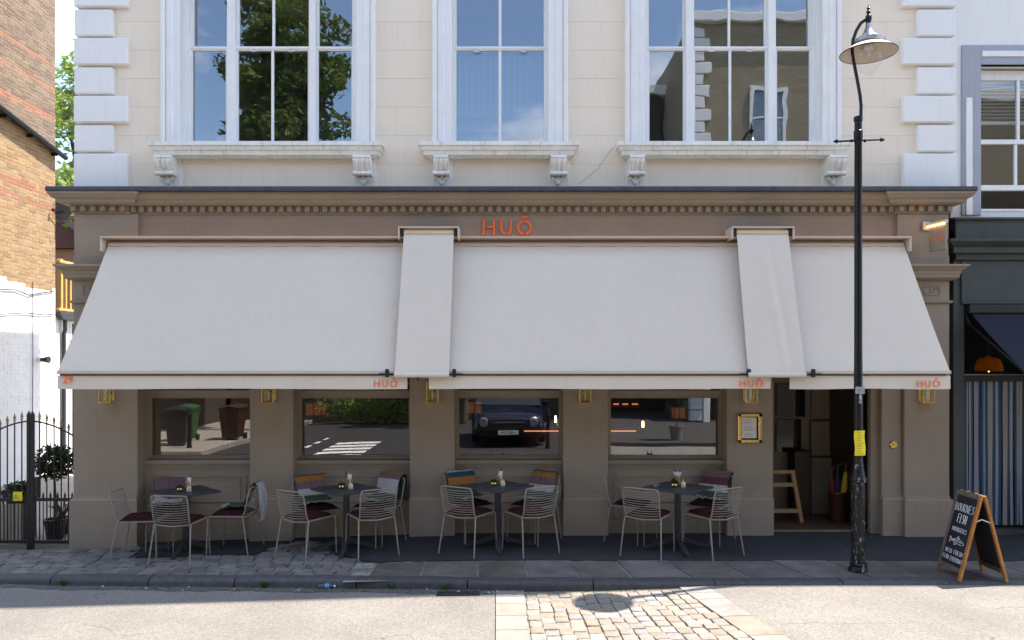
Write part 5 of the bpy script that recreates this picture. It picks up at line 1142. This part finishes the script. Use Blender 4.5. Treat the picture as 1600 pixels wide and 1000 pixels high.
# rear extension with terrace
EX = empty('rear_extension', (-12, 19, -.2)); tag(EX, 'low white rear extension with flat roof beyond the brick building', 'building')
q = MB(); q.box(-16, -10.02, 16.41, 26, -.5, 3.24); q.build('wall', WPLAST, EX)
q = MB(); q.box(-16, -9.9, 16.42, 26, 3.241, 3.34, .01); q.box(-9.98, -9.86, 16.44, 26, 3.16, 3.24, .01); q.build('roof_edge', M('black_felt', (.03, .03, .032), .7, .3, 8), EX)
q = MB(); yy = wx(97, 1)and 10*1170/703.; q.tube([(-9.93, yy, 3.2), (-9.93, yy, 2.95), (-9.96, yy, 2.85), (-9.96, yy, -.2)], .045, 8); q.tube([(-9.96, yy+.35, 3.1), (-9.96, yy+.35, -.2)], .02, 6); q.build('downpipe', M('grey_black_pipe', (.03, .028, .04), .5, .2, 8), EX, True)
TR = empty('timber_balustrade', (-10, 18, 3.34)); tag(TR, 'honey-coloured timber balustrade on the terrace above the white extension', 'balustrade')
for y_ in [16.55+.17*k for k in range(30)]: bx('baluster', TIMBER, TR, -10.0, -9.96, y_, y_+.05, 3.42, 4.42, c=.004)
bx('top_rail', TIMBER, TR, -10.03, -9.93, 16.45, 21.8, 4.42, 4.48, c=.006); bx('bottom_rail', TIMBER, TR, -10.02, -9.94, 16.45, 21.8, 3.36, 3.42, c=.006)
for y_ in (16.6, 18.3, 20.0, 21.7): bx('newel', TIMBER, TR, -10.09, -10.0, y_, y_+.09, 3.341, 4.52, c=.006)
# satellite dish, cables, security lamp
DS = empty('satellite_dish', (-9.75, 16.45, 5.3)); tag(DS, 'dark mesh satellite dish on the corner of the brick building', 'satellite dish')
dc = (wx(97, 16.5), 16.5, wz(329, 16.5))
q = MB(); q.lathe([(.001, .06), (.10, .045), (.18, .01), (.235, -.04), (.24, -.04), (.185, .02), (.10, .057), (.001, .072)], 24, dc, axis='y'); q.build('dish', M('dark_mesh', (.10, .10, .105), .7, .3, 80), DS, True)
q = MB(); q.tube([(dc[0], 16.43, dc[2]-.2), (dc[0], 16.2, dc[2]-.05)], .012, 6); q.box(dc[0]-.03, dc[0]+.03, 16.16, 16.22, dc[2]-.08, dc[2]-.02, .005); q.build('receiver_arm', BLACKM, DS)
q = MB(); q.tube([(dc[0], 16.57, dc[2]), (dc[0]-.1, 16.5, dc[2]-.05), (-10.01, 16.35, dc[2]-.1)], .018, 6); q.build('wall_bracket', BLACKM, DS)
def on_wall(px, py, off=.02): 
    Y = (10-off)*F/(800-px); return (-10+off, Y, wz(py, Y))
for nm, pts, r_, lab in (('wall_cable', [(-30, 488), (0, 491), (40, 489), (68, 492), (84, 491)], .010, 'thin black cable running along the white wall just above the bracket'), ('wall_cable', [(-30, 448), (0, 452), (25, 453), (45, 461), (62, 458), (84, 455)], .012, 'sagging dark cable under the brick edge of the white wall'), ('wall_cable', [(51, 440), (51.5, 560), (50, 760)], .008, 'vertical dark cable down the white wall behind the gate')):
    q = MB(); q.tube([on_wall(a, b, .025) for a, b in pts], r_, 5); o = q.build(nm, BLACKM, None); tag(o, lab, 'cable', 'cables on the white wall')
SLm = empty('security_lamp', on_wall(60, 562, .0)); tag(SLm, 'small black security lamp on the white alley wall', 'lamp'); p = Vector(on_wall(60, 562, .0))
q = MB(); q.box(p.x-.0, p.x+.06, p.y-.05, p.y+.05, p.z-.05, p.z+.05, .01); q.build('mount', WPLAST, SLm); q = MB(); q.lathe([(.04, .06), (.045, .1), (.075, .22), (.07, .225), (.001, .22)], 14, p, axis='x'); q.build('head', BLACKM, SLm, True)
# house roof beyond
HR = empty('roof_house', (-17, 31, 0)); tag(HR, 'far house with brown tiled roof glimpsed above the timber balustrade', 'house')
bx('wall', M('far_brick', (.25, .13, .08), .9, .2, 6), HR, -22, -16.2, 29, 36, -.5, 6.6); q = MB(); q.add([(-22.3, 28.8, 6.6), (-16.0, 28.8, 6.6), (-16.0, 36, 6.6), (-22.3, 36, 6.6), (-19.2, 28.8, 9.2), (-19.2, 36, 9.2)], [(0, 1, 4), (1, 2, 5, 4), (2, 3, 5), (3, 0, 4, 5)]); q.build('roof', M('brown_tiles', (.09, .04, .03), .9, .2, 8), HR)
def tree(name, label, base, h, crown_c, crown_r, n_clump, per, leaf, mat, seed, group=None, shell=.3):
    r = random.Random(seed); T = empty(name, base); tag(T, label, 'tree', group); b = Vector(base); cc = Vector(crown_c)
    q = MB(); top = cc+Vector((0, 0, crown_r[2]*.3)); q.tube([b, b.lerp(top, .3)+Vector((.1, 0, 0)), b.lerp(top, .65)+Vector((-.12, .1, 0)), top], [h*.022, h*.017, h*.011, .03], 10); cl = []
    for k in range(n_clump):
        d = Vector((r.gauss(0, 1), r.gauss(0, 1), r.gauss(0, 1))).normalized()*r.uniform(.35, .95)
        p = cc+Vector((d.x*crown_r[0], d.y*crown_r[1], d.z*crown_r[2])); cl.append(p)
        s = b.lerp(top, r.uniform(.45, .9)); q.tube([s, s.lerp(p, .5)+Vector((0, 0, .2)), p], [h*.006, h*.004, .012], 5)
    q.build('trunk', BARK, T, True); q = MB()
    for k, p in enumerate(cl):
        R_ = crown_r[0]*r.uniform(.2, .36); leaves(q, p, (R_, R_, R_*.75), per, leaf, seed*100+k, shell)
    q.build('crown', mat, T); return T
tree('ash_tree', 'light green sunlit tree rising behind the brick building', (-15.6, 27.5, -.3), 14, (-15.3, 27.5, 10.0), (2.9, 2.9, 4.8), 46, 150, .15, LEAFB, 11)
tree('ash_tree', 'low green tree behind the timber balustrade', (-18.3, 33.5, -.3), 8, (-18.3, 33.5, 6.6), (3.2, 2.4, 2.6), 30, 150, .17, LEAFB, 12)
# ------------------------------------------------------------------ dining room glimpses
BR = empty('bar_counter', (1.9, 12.4, .06)); tag(BR, 'dark bar counter with orange under-light inside the fourth shop window', 'counter')
bx('body', M('dark_red_panel', (.05, .012, .008), .4, .2, 6), BR, .2, 2.05, 12.4, 12.9, .06, 1.10); bx('worktop', BLACKM, BR, .15, 2.1, 12.32, 12.95, 1.12, 1.16, c=.006); bx('light_strip', LED, BR, .2, 2.05, 12.36, 12.39, 1.085, 1.10)
SH = empty('bottle_shelf', (1.7, 13.8, 1.5)); tag(SH, 'lit shelf of bottles deep inside the fourth shop window', 'shelf'); bx('board', PLYW, SH, 1.2, 2.35, 13.7, 13.98, 1.40, 1.43); bx('light_strip', LED, SH, 1.2, 2.35, 13.96, 13.985, 1.44, 1.455)
for k in range(6):
    bo = MB(); X = 1.33+k*.17; bo.lathe([(.035, 0), (.036, .18), (.014, .24), (.014, .31)], 10, (X, 13.84, 1.431)); o = bo.build('bottle', M('amber_bottle', (.25, .08, .02), .2, .2, 20), None, True); tag(o, ['first', 'second', 'third', 'fourth', 'fifth', 'sixth'][k]+' amber bottle from the left on the lit shelf indoors', 'bottle', 'bottles on the lit shelf')
for k, (px, py, Y, lab) in enumerate(((1004.5, 663, 11.8, 'bare glowing bulb left of centre in the fourth shop window'), (1124, 704, 10.6, 'bare glowing bulb at the right end of the fourth shop window'), (237.5, 700, 10.5, 'bare glowing bulb at the left end of the leftmost shop window'), (868, 655, 12, 'small glowing bulb at the right of the third shop window'))):
    p = Vector((wx(px, Y), Y, wz(py, Y))); Lm = empty('pendant_bulb', p); tag(Lm, lab, 'lamp', 'bare bulbs in the dining room')
    q = MB(); q.lathe([(.001, -.05), (.014, -.045), (.017, 0), (.012, .045), (.008, .05)], 10, p); q.build('bulb', WARM, Lm, True); q = MB(); q.tube([(p.x, p.y, p.z+.05), (p.x, p.y, 4.18)], .004, 5); q.build('cord', BLACKM, Lm)
for px, py, Y, w_, lab in ((493, 639, 12.4, .13, 'orange box lantern glowing inside the second shop window'), (742, 636, 12.6, .12, 'orange box lantern glowing at the left of the third shop window'), (1060, 645, 13.2, .10, 'small orange box lantern glowing deep inside the fourth shop window')):
    p = Vector((wx(px, Y), Y, wz(py, Y))); Lm = empty('box_lantern', p); tag(Lm, lab, 'lamp', 'orange lanterns in the dining room')
    q = MB(); q.box(p.x-w_, p.x+w_, Y-w_, Y+w_, p.z-.10, p.z+.10, .01); q.build('shade', M('lantern_paper', (.3, .11, .03), .8, .3, 9, emit=(1, .30, .05), estr=.05), Lm)
    q = MB()
    for z_ in (-.105, .095): q.box(p.x-w_-.01, p.x+w_+.01, Y-w_-.01, Y+w_+.01, p.z+z_, p.z+z_+.012)
    for sx in (-1, 0, 1): q.box(p.x+sx*w_-.008, p.x+sx*w_+.008, Y-w_-.009, Y-w_+.004, p.z-.1, p.z+.1)
    q.build('frame', BLACKM, Lm); q = MB(); q.tube([(p.x, Y, p.z+.1), (p.x, Y, 4.18)], .004, 5); q.build('cord', BLACKM, Lm)
for k in range(3):
    X = (-3.8, -1.9, .1)[k]; T = empty('dining_table', (X, 11.6, .06)); tag(T, ['indoor dining table behind the leftmost shop window', 'indoor dining table behind the second shop window', 'indoor dining table behind the third shop window'][k], 'table', 'indoor dining tables'); bx('top', WOODG, T, X-.4, X+.4, 11.25, 11.95, .76, .79, c=.006); bx('leg', BLACKM, T, X-.03, X+.03, 11.57, 11.63, .06, .76)
# ------------------------------------------------------------------ litter and weeds
BT = empty('crushed_bottle', (wx(516, 7.95), 7.78, rz(-1.9))); tag(BT, 'crushed clear plastic bottle with blue label in the gutter', 'bottle'); c_ = Vector(BT.location)+Vector((0, 0, .028))
q = MB(); q.tube([c_+Vector((-.085, 0, 0)), c_+Vector((-.07, 0, 0)), c_+Vector((-.02, .005, -.004)), c_+Vector((.03, .0, .004)), c_+Vector((.06, 0, .0)), c_+Vector((.08, 0, 0))], [.022, .027, .023, .026, .02, .010], 12); q.build('body', GLB, BT, True); q = MB(); q.tube([c_+Vector((-.01, .003, 0)), c_+Vector((.035, .001, .002))], .0275, 12); q.build('wrapper', M('blue_wrapper', (.10, .28, .60), .5, .3, 40), BT, True); q = MB(); q.tube([c_+Vector((.08, 0, 0)), c_+Vector((.095, 0, 0))], .013, 10); q.build('cap', PAPER, BT, True)
q = MB(); rl = random.Random(5)
for k in range(70):
    x = rl.uniform(-5.6, .1); y = yk(x)-rl.uniform(.01, .14); z = rz(x)+.008; a = rl.uniform(0, 6); s = rl.uniform(.008, .028)
    q.add([(x+s*math.cos(a), y+s*math.sin(a), z), (x-s*.5*math.sin(a), y+s*.5*math.cos(a), z+s*.5), (x-s*math.cos(a), y-s*math.sin(a), z+.002), (x+s*.5*math.sin(a), y-s*.5*math.cos(a), z+s*.3)], [(0, 1, 2, 3)], rl.randrange(3))
tag(q.build('leaf_litter', [M('dry_leaf', (.22, .15, .07), .9, .3, 30), M('pale_scrap', (.45, .42, .36), .9, .2, 30), LEAFD], None), 'scraps and dry leaves lying along the gutter', 'litter', kind='stuff')
for k, (px, Y, n_, lab) in enumerate(((413, 7.85, 9, 'leafy weed growing from the kerb below the second table'), (612, 7.68, 5, 'small weed at the kerb left of the drain grate'), (697, 7.64, 5, 'small weed at the kerb above the drain grate'), (100, 8.15, 6, 'small weed at the flush kerb near the gate'))):
    X = wx(px, Y); Y = yk(X)-.012; q = MB(); r3 = random.Random(k)
    for j in range(n_*3):
        a = r3.uniform(0, 6.28); l_ = r3.uniform(.03, .085); p = Vector((X+r3.uniform(-.03, .03), Y-.004, rz(X)+.004)); t = p+Vector((l_*.5*math.cos(a), -abs(l_*.4*math.sin(a)), l_)); w_ = Vector((.007, 0, .003))
        q.add([p-w_*.3, p.lerp(t, .5)-w_, t, p.lerp(t, .5)+w_], [(0, 1, 2, 3)])
    tag(q.build('weed', LEAFD, None), lab, 'weed', 'weeds along the kerb')
o = MB().add([(0, 0, 0), (.05, .02, .03), (.10, 0, .008), (.05, -.03, .012)], [(0, 1, 2, 3)]).xf(Matrix.Translation((wx(448, 9.3), 9.3, gz(-2.8)+.01))).build('dry_leaf', M('brown_leaf', (.25, .10, .03), .9, .3, 20), None); tag(o, 'curled brown leaf by the wall left of the second table', 'leaf')
# moss and grass in the joints
q = MB(); rm = random.Random(8)
for k in range(420):
    if rm.random() < .6: x = rm.uniform(-5.5, -1.4); y = yk(x)+.17+rm.uniform(.0, .6)
    else: x = rm.uniform(.1, 1.6); y = 7.56-rm.random()**2*.5
    z = (gz(x) if y > 7.6 else rz(x))-.012
    for j in range(3):
        a = rm.uniform(0, 6.28); s = rm.uniform(.008, .02); q.add([(x, y, z), (x+s*.5*math.cos(a), y+s*.5*math.sin(a), z+s), (x+s*math.cos(a), y+s*math.sin(a), z+s*.8)], [(0, 1, 2)])
tag(q.build('joint_moss', LEAFD, None), 'tufts of moss and grass in the joints between the setts', 'moss', kind='stuff')
# ------------------------------------------------------------------ the opposite side of the street, seen in the windows
q = MB(); strip(q, [-60, -20, -12, -8.2], lambda x: -70, lambda x: .3, lambda x: -.10); q.box(-60, -8.2, .28, .42, -.4, -.095); q.box(-8.2, -8.05, -70, .42, -.4, -.096); tag(q.build('opposite_pavement', OPAVE), kind='structure')
q = MB(); strip(q, [2.6, 8, 60], lambda x: -70, lambda x: -.3, lambda x: .07); q.box(2.45, 60, -.32, -.18, -.4, .072); q.box(2.45, 2.6, -70, -.32, -.4, .071); tag(q.build('opposite_pavement', M('shade_toned_paving', (.05, .047, .044), .9, .2, 2.5, .3, 40)), kind='structure')  # paving colour darkened to stand in for shade on this side
q = MB()
for k in range(5):
    y = -2.6+k*.75; q.add([(-5.2, y, rz(-5)+.012), (-3.9, y, rz(-4)+.022), (-3.9, y+.45, rz(-4)+.022), (-5.2, y+.45, rz(-5)+.012)], [(0, 1, 2, 3)])
for k in range(6):
    y = -4+k*1.0; q.add([(-5.9, y, rz(-5.9)+.014), (-5.78, y, rz(-5.9)+.014), (-5.78, y+.5, rz(-5.9)+.014), (-5.9, y+.5, rz(-5.9)+.014)], [(0, 1, 2, 3)])
q.build('road_marking', ROADM, road)
q = MB(); strip(q, [-8.05, -6.5, -5, -3.2, -.8, .8, 2.45], lambda x: -69, lambda x: 2.2+.1*math.sin(x), lambda x: rz(x)+.004); sr = tag(q.build('side_road', M('shade_toned_asphalt', (.030, .028, .027), .9, .2, 2, .3, 90)), kind='structure')  # shade over the side street is put into this darker asphalt colour
STK = brickmat('stock_brick', (.38, .31, .20), (.27, .215, .14), (.20, .17, .13), scale=1.); DBR = brickmat('dark_brick', (.055, .04, .03), (.035, .027, .021), (.075, .066, .055))
def house(name, label, x0, x1, y0, y1, h, mat, wlist, quoin_left=False, group=None):
    Hh = empty(name, ((x0+x1)/2, (y0+y1)/2, 0)); tag(Hh, label, 'house', group); bx('wall', mat, Hh, x0, x1, y0, y1, -.5, h)
    m_ = MB(); m_.sweep([(-.02, h+.02), (.25, h+.02), (.22, h-.15), (.05, h-.3), (-.02, h-.3)], x0, x1, y0, y0); 
    bx('parapet', WHITE, Hh, x0-.15, x1+.15, y1-.2, y1+.25, h, h+.35, c=.02)
    bx('string_course', WHITE, Hh, x0-.05, x1+.05, y1-.1, y1+.12, h*.52, h*.52+.22, c=.02)
    for (cx, z0, w_, hh_) in wlist:
        q = MB(); 
        for a, b, c1, d1 in ((cx-w_/2-.12, cx-w_/2, z0-.1, z0+hh_+.12), (cx+w_/2, cx+w_/2+.12, z0-.1, z0+hh_+.12), (cx-w_/2, cx+w_/2, z0+hh_, z0+hh_+.12), (cx-w_/2-.15, cx+w_/2+.15, z0-.1, z0), (cx-w_/2, cx+w_/2, z0+hh_/2-.03, z0+hh_/2+.03), (cx-.02, cx+.02, z0, z0+hh_)): q.box(a, b, y1-.02, y1+.09, c1, d1)
        wf = q.build('window', WOODW, Hh); bx('pane', GLU, wf, cx-w_/2, cx+w_/2, y1+.01, y1+.02, z0, z0+hh_); bx('dark_room', DARKROOM, wf, cx-w_/2, cx+w_/2, y1+.001, y1+.005, z0, z0+hh_)
    if quoin_left:
        z = 0; k = 0
        while z < h-.4:
            L_ = .75 if k % 2 else .5; MB().box(x0-.05, x0+L_, y1-.2, y1+.06, z+.015, z+.43, .02).build('quoin', WHITE, Hh); z += .45; k += 1
    return Hh
hb = house('stock_brick_house', 'stock brick house with white quoins mirrored in the right upper window', 6.7, 16, -17, -8.2, 15, STK, [(9.6, 1.2, 1.2, 2.0), (9.6, 6.3, 1.1, 2.0), (12.6, 6.3, 1.1, 2.0), (9.6, 10.4, 1.1, 2.0), (12.6, 10.4, 1.1, 2.0)], True)
q = MB(); q.box(6.9, 7.15, -7.4, -7.15, .07, 3.0, .02); q.box(8.15, 8.4, -7.4, -7.15, .07, 3.0, .02); q.box(6.8, 8.5, -8.19, -7.05, 3.0, 3.3, .02); q.build('porch', WHITE, hb)
bx('front_door', M('black_door', (.012, .012, .014), .3, .1, 5), hb, 7.15, 8.15, -8.19, -8.12, .07, 2.4, c=.01)
house('dark_brick_house', 'darker brick house set back left of the quoined one in the window reflection', 3.2, 6.6, -20, -13, 14, DBR, [(4.9, 1.5, 1.1, 1.8), (4.9, 6.0, 1.1, 1.8), (4.9, 9.8, 1.1, 1.8)])
house('corner_house', 'dark brick corner house mirrored behind the bins in the leftmost window', -22, -11.6, -15, -6.5, 9.4, DBR, [(-13.2, 1.3, 1.2, 1.6), (-16, 1.3, 1.2, 1.6), (-13.2, 4.4, 1.2, 1.6)])
house('sky_blocking_terrace', 'dark brick terrace added across the side street to block low sky', -11.4, 3.1, -18, -10.5, 10.4, DBR, [(-8, 1.4, 1.3, 1.8), (-4.5, 1.4, 1.3, 1.8), (-1, 1.4, 1.3, 1.8), (-8, 6.2, 1.3, 1.8), (-4.5, 6.2, 1.3, 1.8), (-1, 6.2, 1.3, 1.8)])  # added across the open side street to block low sky below the awning
house('sky_blocking_house', 'unseen dark brick house added beyond the corner house to block low sky', -36, -22.2, -15, -6.5, 14, DBR, [(-25, 1.3, 1.2, 1.6), (-29, 1.3, 1.2, 1.6), (-25, 5.2, 1.2, 1.6), (-29, 5.2, 1.2, 1.6)])  # unseen house, added and raised to keep low sky off the shopfront
house('stock_brick_terrace', 'stock brick house right of the quoined house on the opposite side', 16.1, 30, -17, -8.2, 12, STK, [(19, 1.3, 1.2, 1.8), (23, 1.3, 1.2, 1.8), (19, 6.6, 1.2, 1.8), (23, 6.6, 1.2, 1.8)])
tree('plane_tree', 'leafy plane tree mirrored in the left upper window', (-7.8, -5.6, -.1), 15, (-7.75, -5.4, 11.3), (2.3, 2.0, 4.1), 84, 230, .14, LEAFA, 21)
tree('street_tree', 'smaller green street tree before the added terrace in the reflection', (-1.8, -8.6, -.1), 7, (-1.8, -8.6, 4.6), (2.2, 2.2, 2.2), 26, 120, .2, LEAFB, 22)
q = MB(); leaves(q, (-5.2, -9.6, .6), (2.6, .6, .9), 2600, .09, 31, .2); tag(q.build('hedge', LEAFB, None), 'green hedge before the added dark terrace in the second window reflection', 'hedge')
topiary(4.55, -.9, .07, 1.25, .36, 'potted bay tree on the opposite pavement mirrored in the fourth window', .2, .4, M('pale_pot', (.2, .19, .17), .8), 1300, 41)
def bin_(name, x, y, col, label, rzv):
    Bn = empty(name, (0, 0, 0)); tag(Bn, label, 'bin', 'wheelie bins on the opposite pavement'); mm = M('bin_'+name, col, .5, .15, 6)
    q = MB(); v = [(-.22, -.27, .07), (.22, -.27, .07), (.22, .24, .07), (-.22, .24, .07), (-.28, -.36, .95), (.28, -.36, .95), (.28, .36, 1.0), (-.28, .36, 1.0)]
    q.add(v, [(0, 3, 2, 1), (0, 1, 5, 4), (1, 2, 6, 5), (2, 3, 7, 6), (3, 0, 4, 7), (4, 5, 6, 7)]); q.box(-.30, .30, -.38, .38, .93, .98, .01); q.build('body', mm, Bn)
    q = MB(); q.grid(lambda u, v: (-.31+.62*u, -.40+.80*v, .99+.05*v+.05*math.sin(math.pi*u)), 6, 6); q.box(-.31, .31, -.40, .40, .975, .995); q.build('lid', mm, Bn, True)
    q = MB(); q.tube([(-.27, .42, .98), (.27, .42, .98)], .018, 8); q.build('handle', mm, Bn)
    for s in (-1, 1): q = MB(); q.lathe([(.02, -.03), (.10, -.03), (.10, .03), (.02, .03)], 16, (s*.26, .27, .10), axis='x'); q.build('wheel', BLACKM, Bn)
    Bn.location = (x, y, -.1); Bn.rotation_euler = (0, 0, R(rzv)); return Bn
bin_('black_bin', -9.35, -1.1, (.015, .015, .016), 'black wheelie bin mirrored at the left of the leftmost window', 165)
bin_('green_bin', -9.65, -2.3, (.03, .09, .025), 'green wheelie bin behind the black one in the leftmost window reflection', 175)
bin_('brown_bin', -8.35, -2.6, (.06, .02, .012), 'dark brown bin mirrored at the right of the leftmost window', 180)
for k, (x, y, lab) in enumerate(((-8.75, -.45, 'dark post in front of the black bin in the leftmost window reflection'), (.95, -.1, 'dark post beside the car in the third window reflection'))):
    q = MB(); q.lathe([(.07, -.12), (.075, .0), (.06, .08), (.06, .85), (.075, .87), (.075, .9), (.05, .95), (.06, .98), (.03, 1.05), (.001, 1.06)], 16, (x, y, -.06)); tag(q.build('bollard', BLACKP, None, True), lab, 'bollard', 'dark posts on the opposite side')
# parked car, facing the restaurant
CR = empty('parked_car', (-.1, -3.0, -.08)); tag(CR, 'dark blue parked car mirrored in the third shop window', 'car')
CARP = M('dark_blue_car_paint', (.006, .008, .02), .18, .1, 4, spec=.7)
def carx(p): return (p[0]*1.14-.1, p[1]*1.05+.55, p[2]*1.2-.08)
sec = [(-.78, .30, .62, .72), (-.86, .22, .72, .80), (-1.0, .20, .78, .86), (-1.8, .20, .92, .90), (-2.2, .20, .98, .90), (-4.3, .20, 1.0, .90), (-4.85, .22, .95, .86), (-5.0, .32, .85, .78)]
q = MB(); n_ = 10
rings = []
for (y, zl, zh, hw) in sec:
    rings.append([carx((x*hw, y, z)) for x, z in ((-.86, zl), (-1, zl+.12), (-1, zl+(zh-zl)*.6), (-.93, zl+(zh-zl)*.93), (-.6, zh), (.6, zh), (.93, zl+(zh-zl)*.93), (1, zl+(zh-zl)*.6), (1, zl+.12), (.86, zl))])
v = [p for g in rings for p in g]; f = [(i*n_+k, i*n_+(k+1) % n_, (i+1)*n_+(k+1) % n_, (i+1)*n_+k) for i in range(len(sec)-1) for k in range(n_)]+[tuple(range(n_)), tuple((len(sec)-1)*n_+k for k in range(n_))]
q.add(v, f); q.build('body', CARP, CR, True, 40)
q = MB(); cs = [(-1.75, .90, .80, .92), (-2.55, .66, .74, 1.42), (-4.0, .66, .74, 1.45), (-4.7, .75, .8, .99)]
v = []; 
for (y, ht, hb_, z) in cs: v += [carx((-hb_, y, .93 if z > 1 else z)), carx((-ht if z > 1 else -hb_, y, z)), carx((ht if z > 1 else hb_, y, z)), carx((hb_, y, .93 if z > 1 else z))]
q.add(v, [(i*4+k, i*4+k+1, i*4+5+k, i*4+4+k) for i in range(3) for k in range(3)]); q.build('greenhouse', M('car_glass', (.01, .012, .015), .05, .1, 4, spec=.8), CR)
bx('roof', CARP, CR, -.86, .66, -3.66, -2.12, 1.635, 1.67, c=.01)
for s in (-1, 1):
    for y in (-1.6, -4.2):
        q = MB(); q.lathe([(.2, -.1), (.32, -.1), (.33, -.06), (.33, .06), (.32, .1), (.2, .1)], 24, carx((s*.80, y, .33)), axis='x'); tw = q.build('wheel', BLACKM, CR, True, 40); q = MB(); q.lathe([(.02, s*.07), (.2, s*.09), (.21, s*.06), (.2, 0), (.02, 0)], 20, carx((s*.80, y, .33)), axis='x'); q.build('rim', M('alloy', (.4, .4, .42), .3, .1, 5, metal=1.), tw, True, 40)
    q = MB(); q.lathe([(.001, .05), (.10, .045), (.13, .0), (.13, -.05)], 16, carx((s*.58, -.80, .58)), axis='y'); q.build('headlight', M('headlamp', (.14, .145, .15), .08, .1, 8, spec=.8), CR, True)
    bx('mirror', CARP, CR, -.1+s*1.05-.08, -.1+s*1.05+.08, -1.6, -1.5, .98, 1.14, c=.02)
bx('grille', BLACKM, CR, -.55, .35, -.30, -.265, .42, .64, c=.01); bx('grille_bar', M('chrome', (.7, .7, .72), .12, .1, 5, metal=1.), CR, -.53, .33, -.265, -.255, .61, .635)
np_ = bx('number_plate', PAPER, CR, -.36, .16, -.255, -.235, .30, .41)
cu = bpy.data.curves.new('plate_text', 'FONT'); cu.body = 'UX0 XTN'; cu.size = .10; cu.extrude = .001; cu.align_x = 'CENTER'; cu.materials.append(BLACKM); o = font_mesh('plate_text', cu); o.parent = np_; o.rotation_euler = (R(90), 0, R(180)); o.location = Vector((-.1, -.233, .325))-Vector(CR.location)
# remove the prototypes that were only copied from
for o in proto:
    bpy.data.objects.remove(o, do_unlink=True)
print('objects', len(bpy.data.objects))
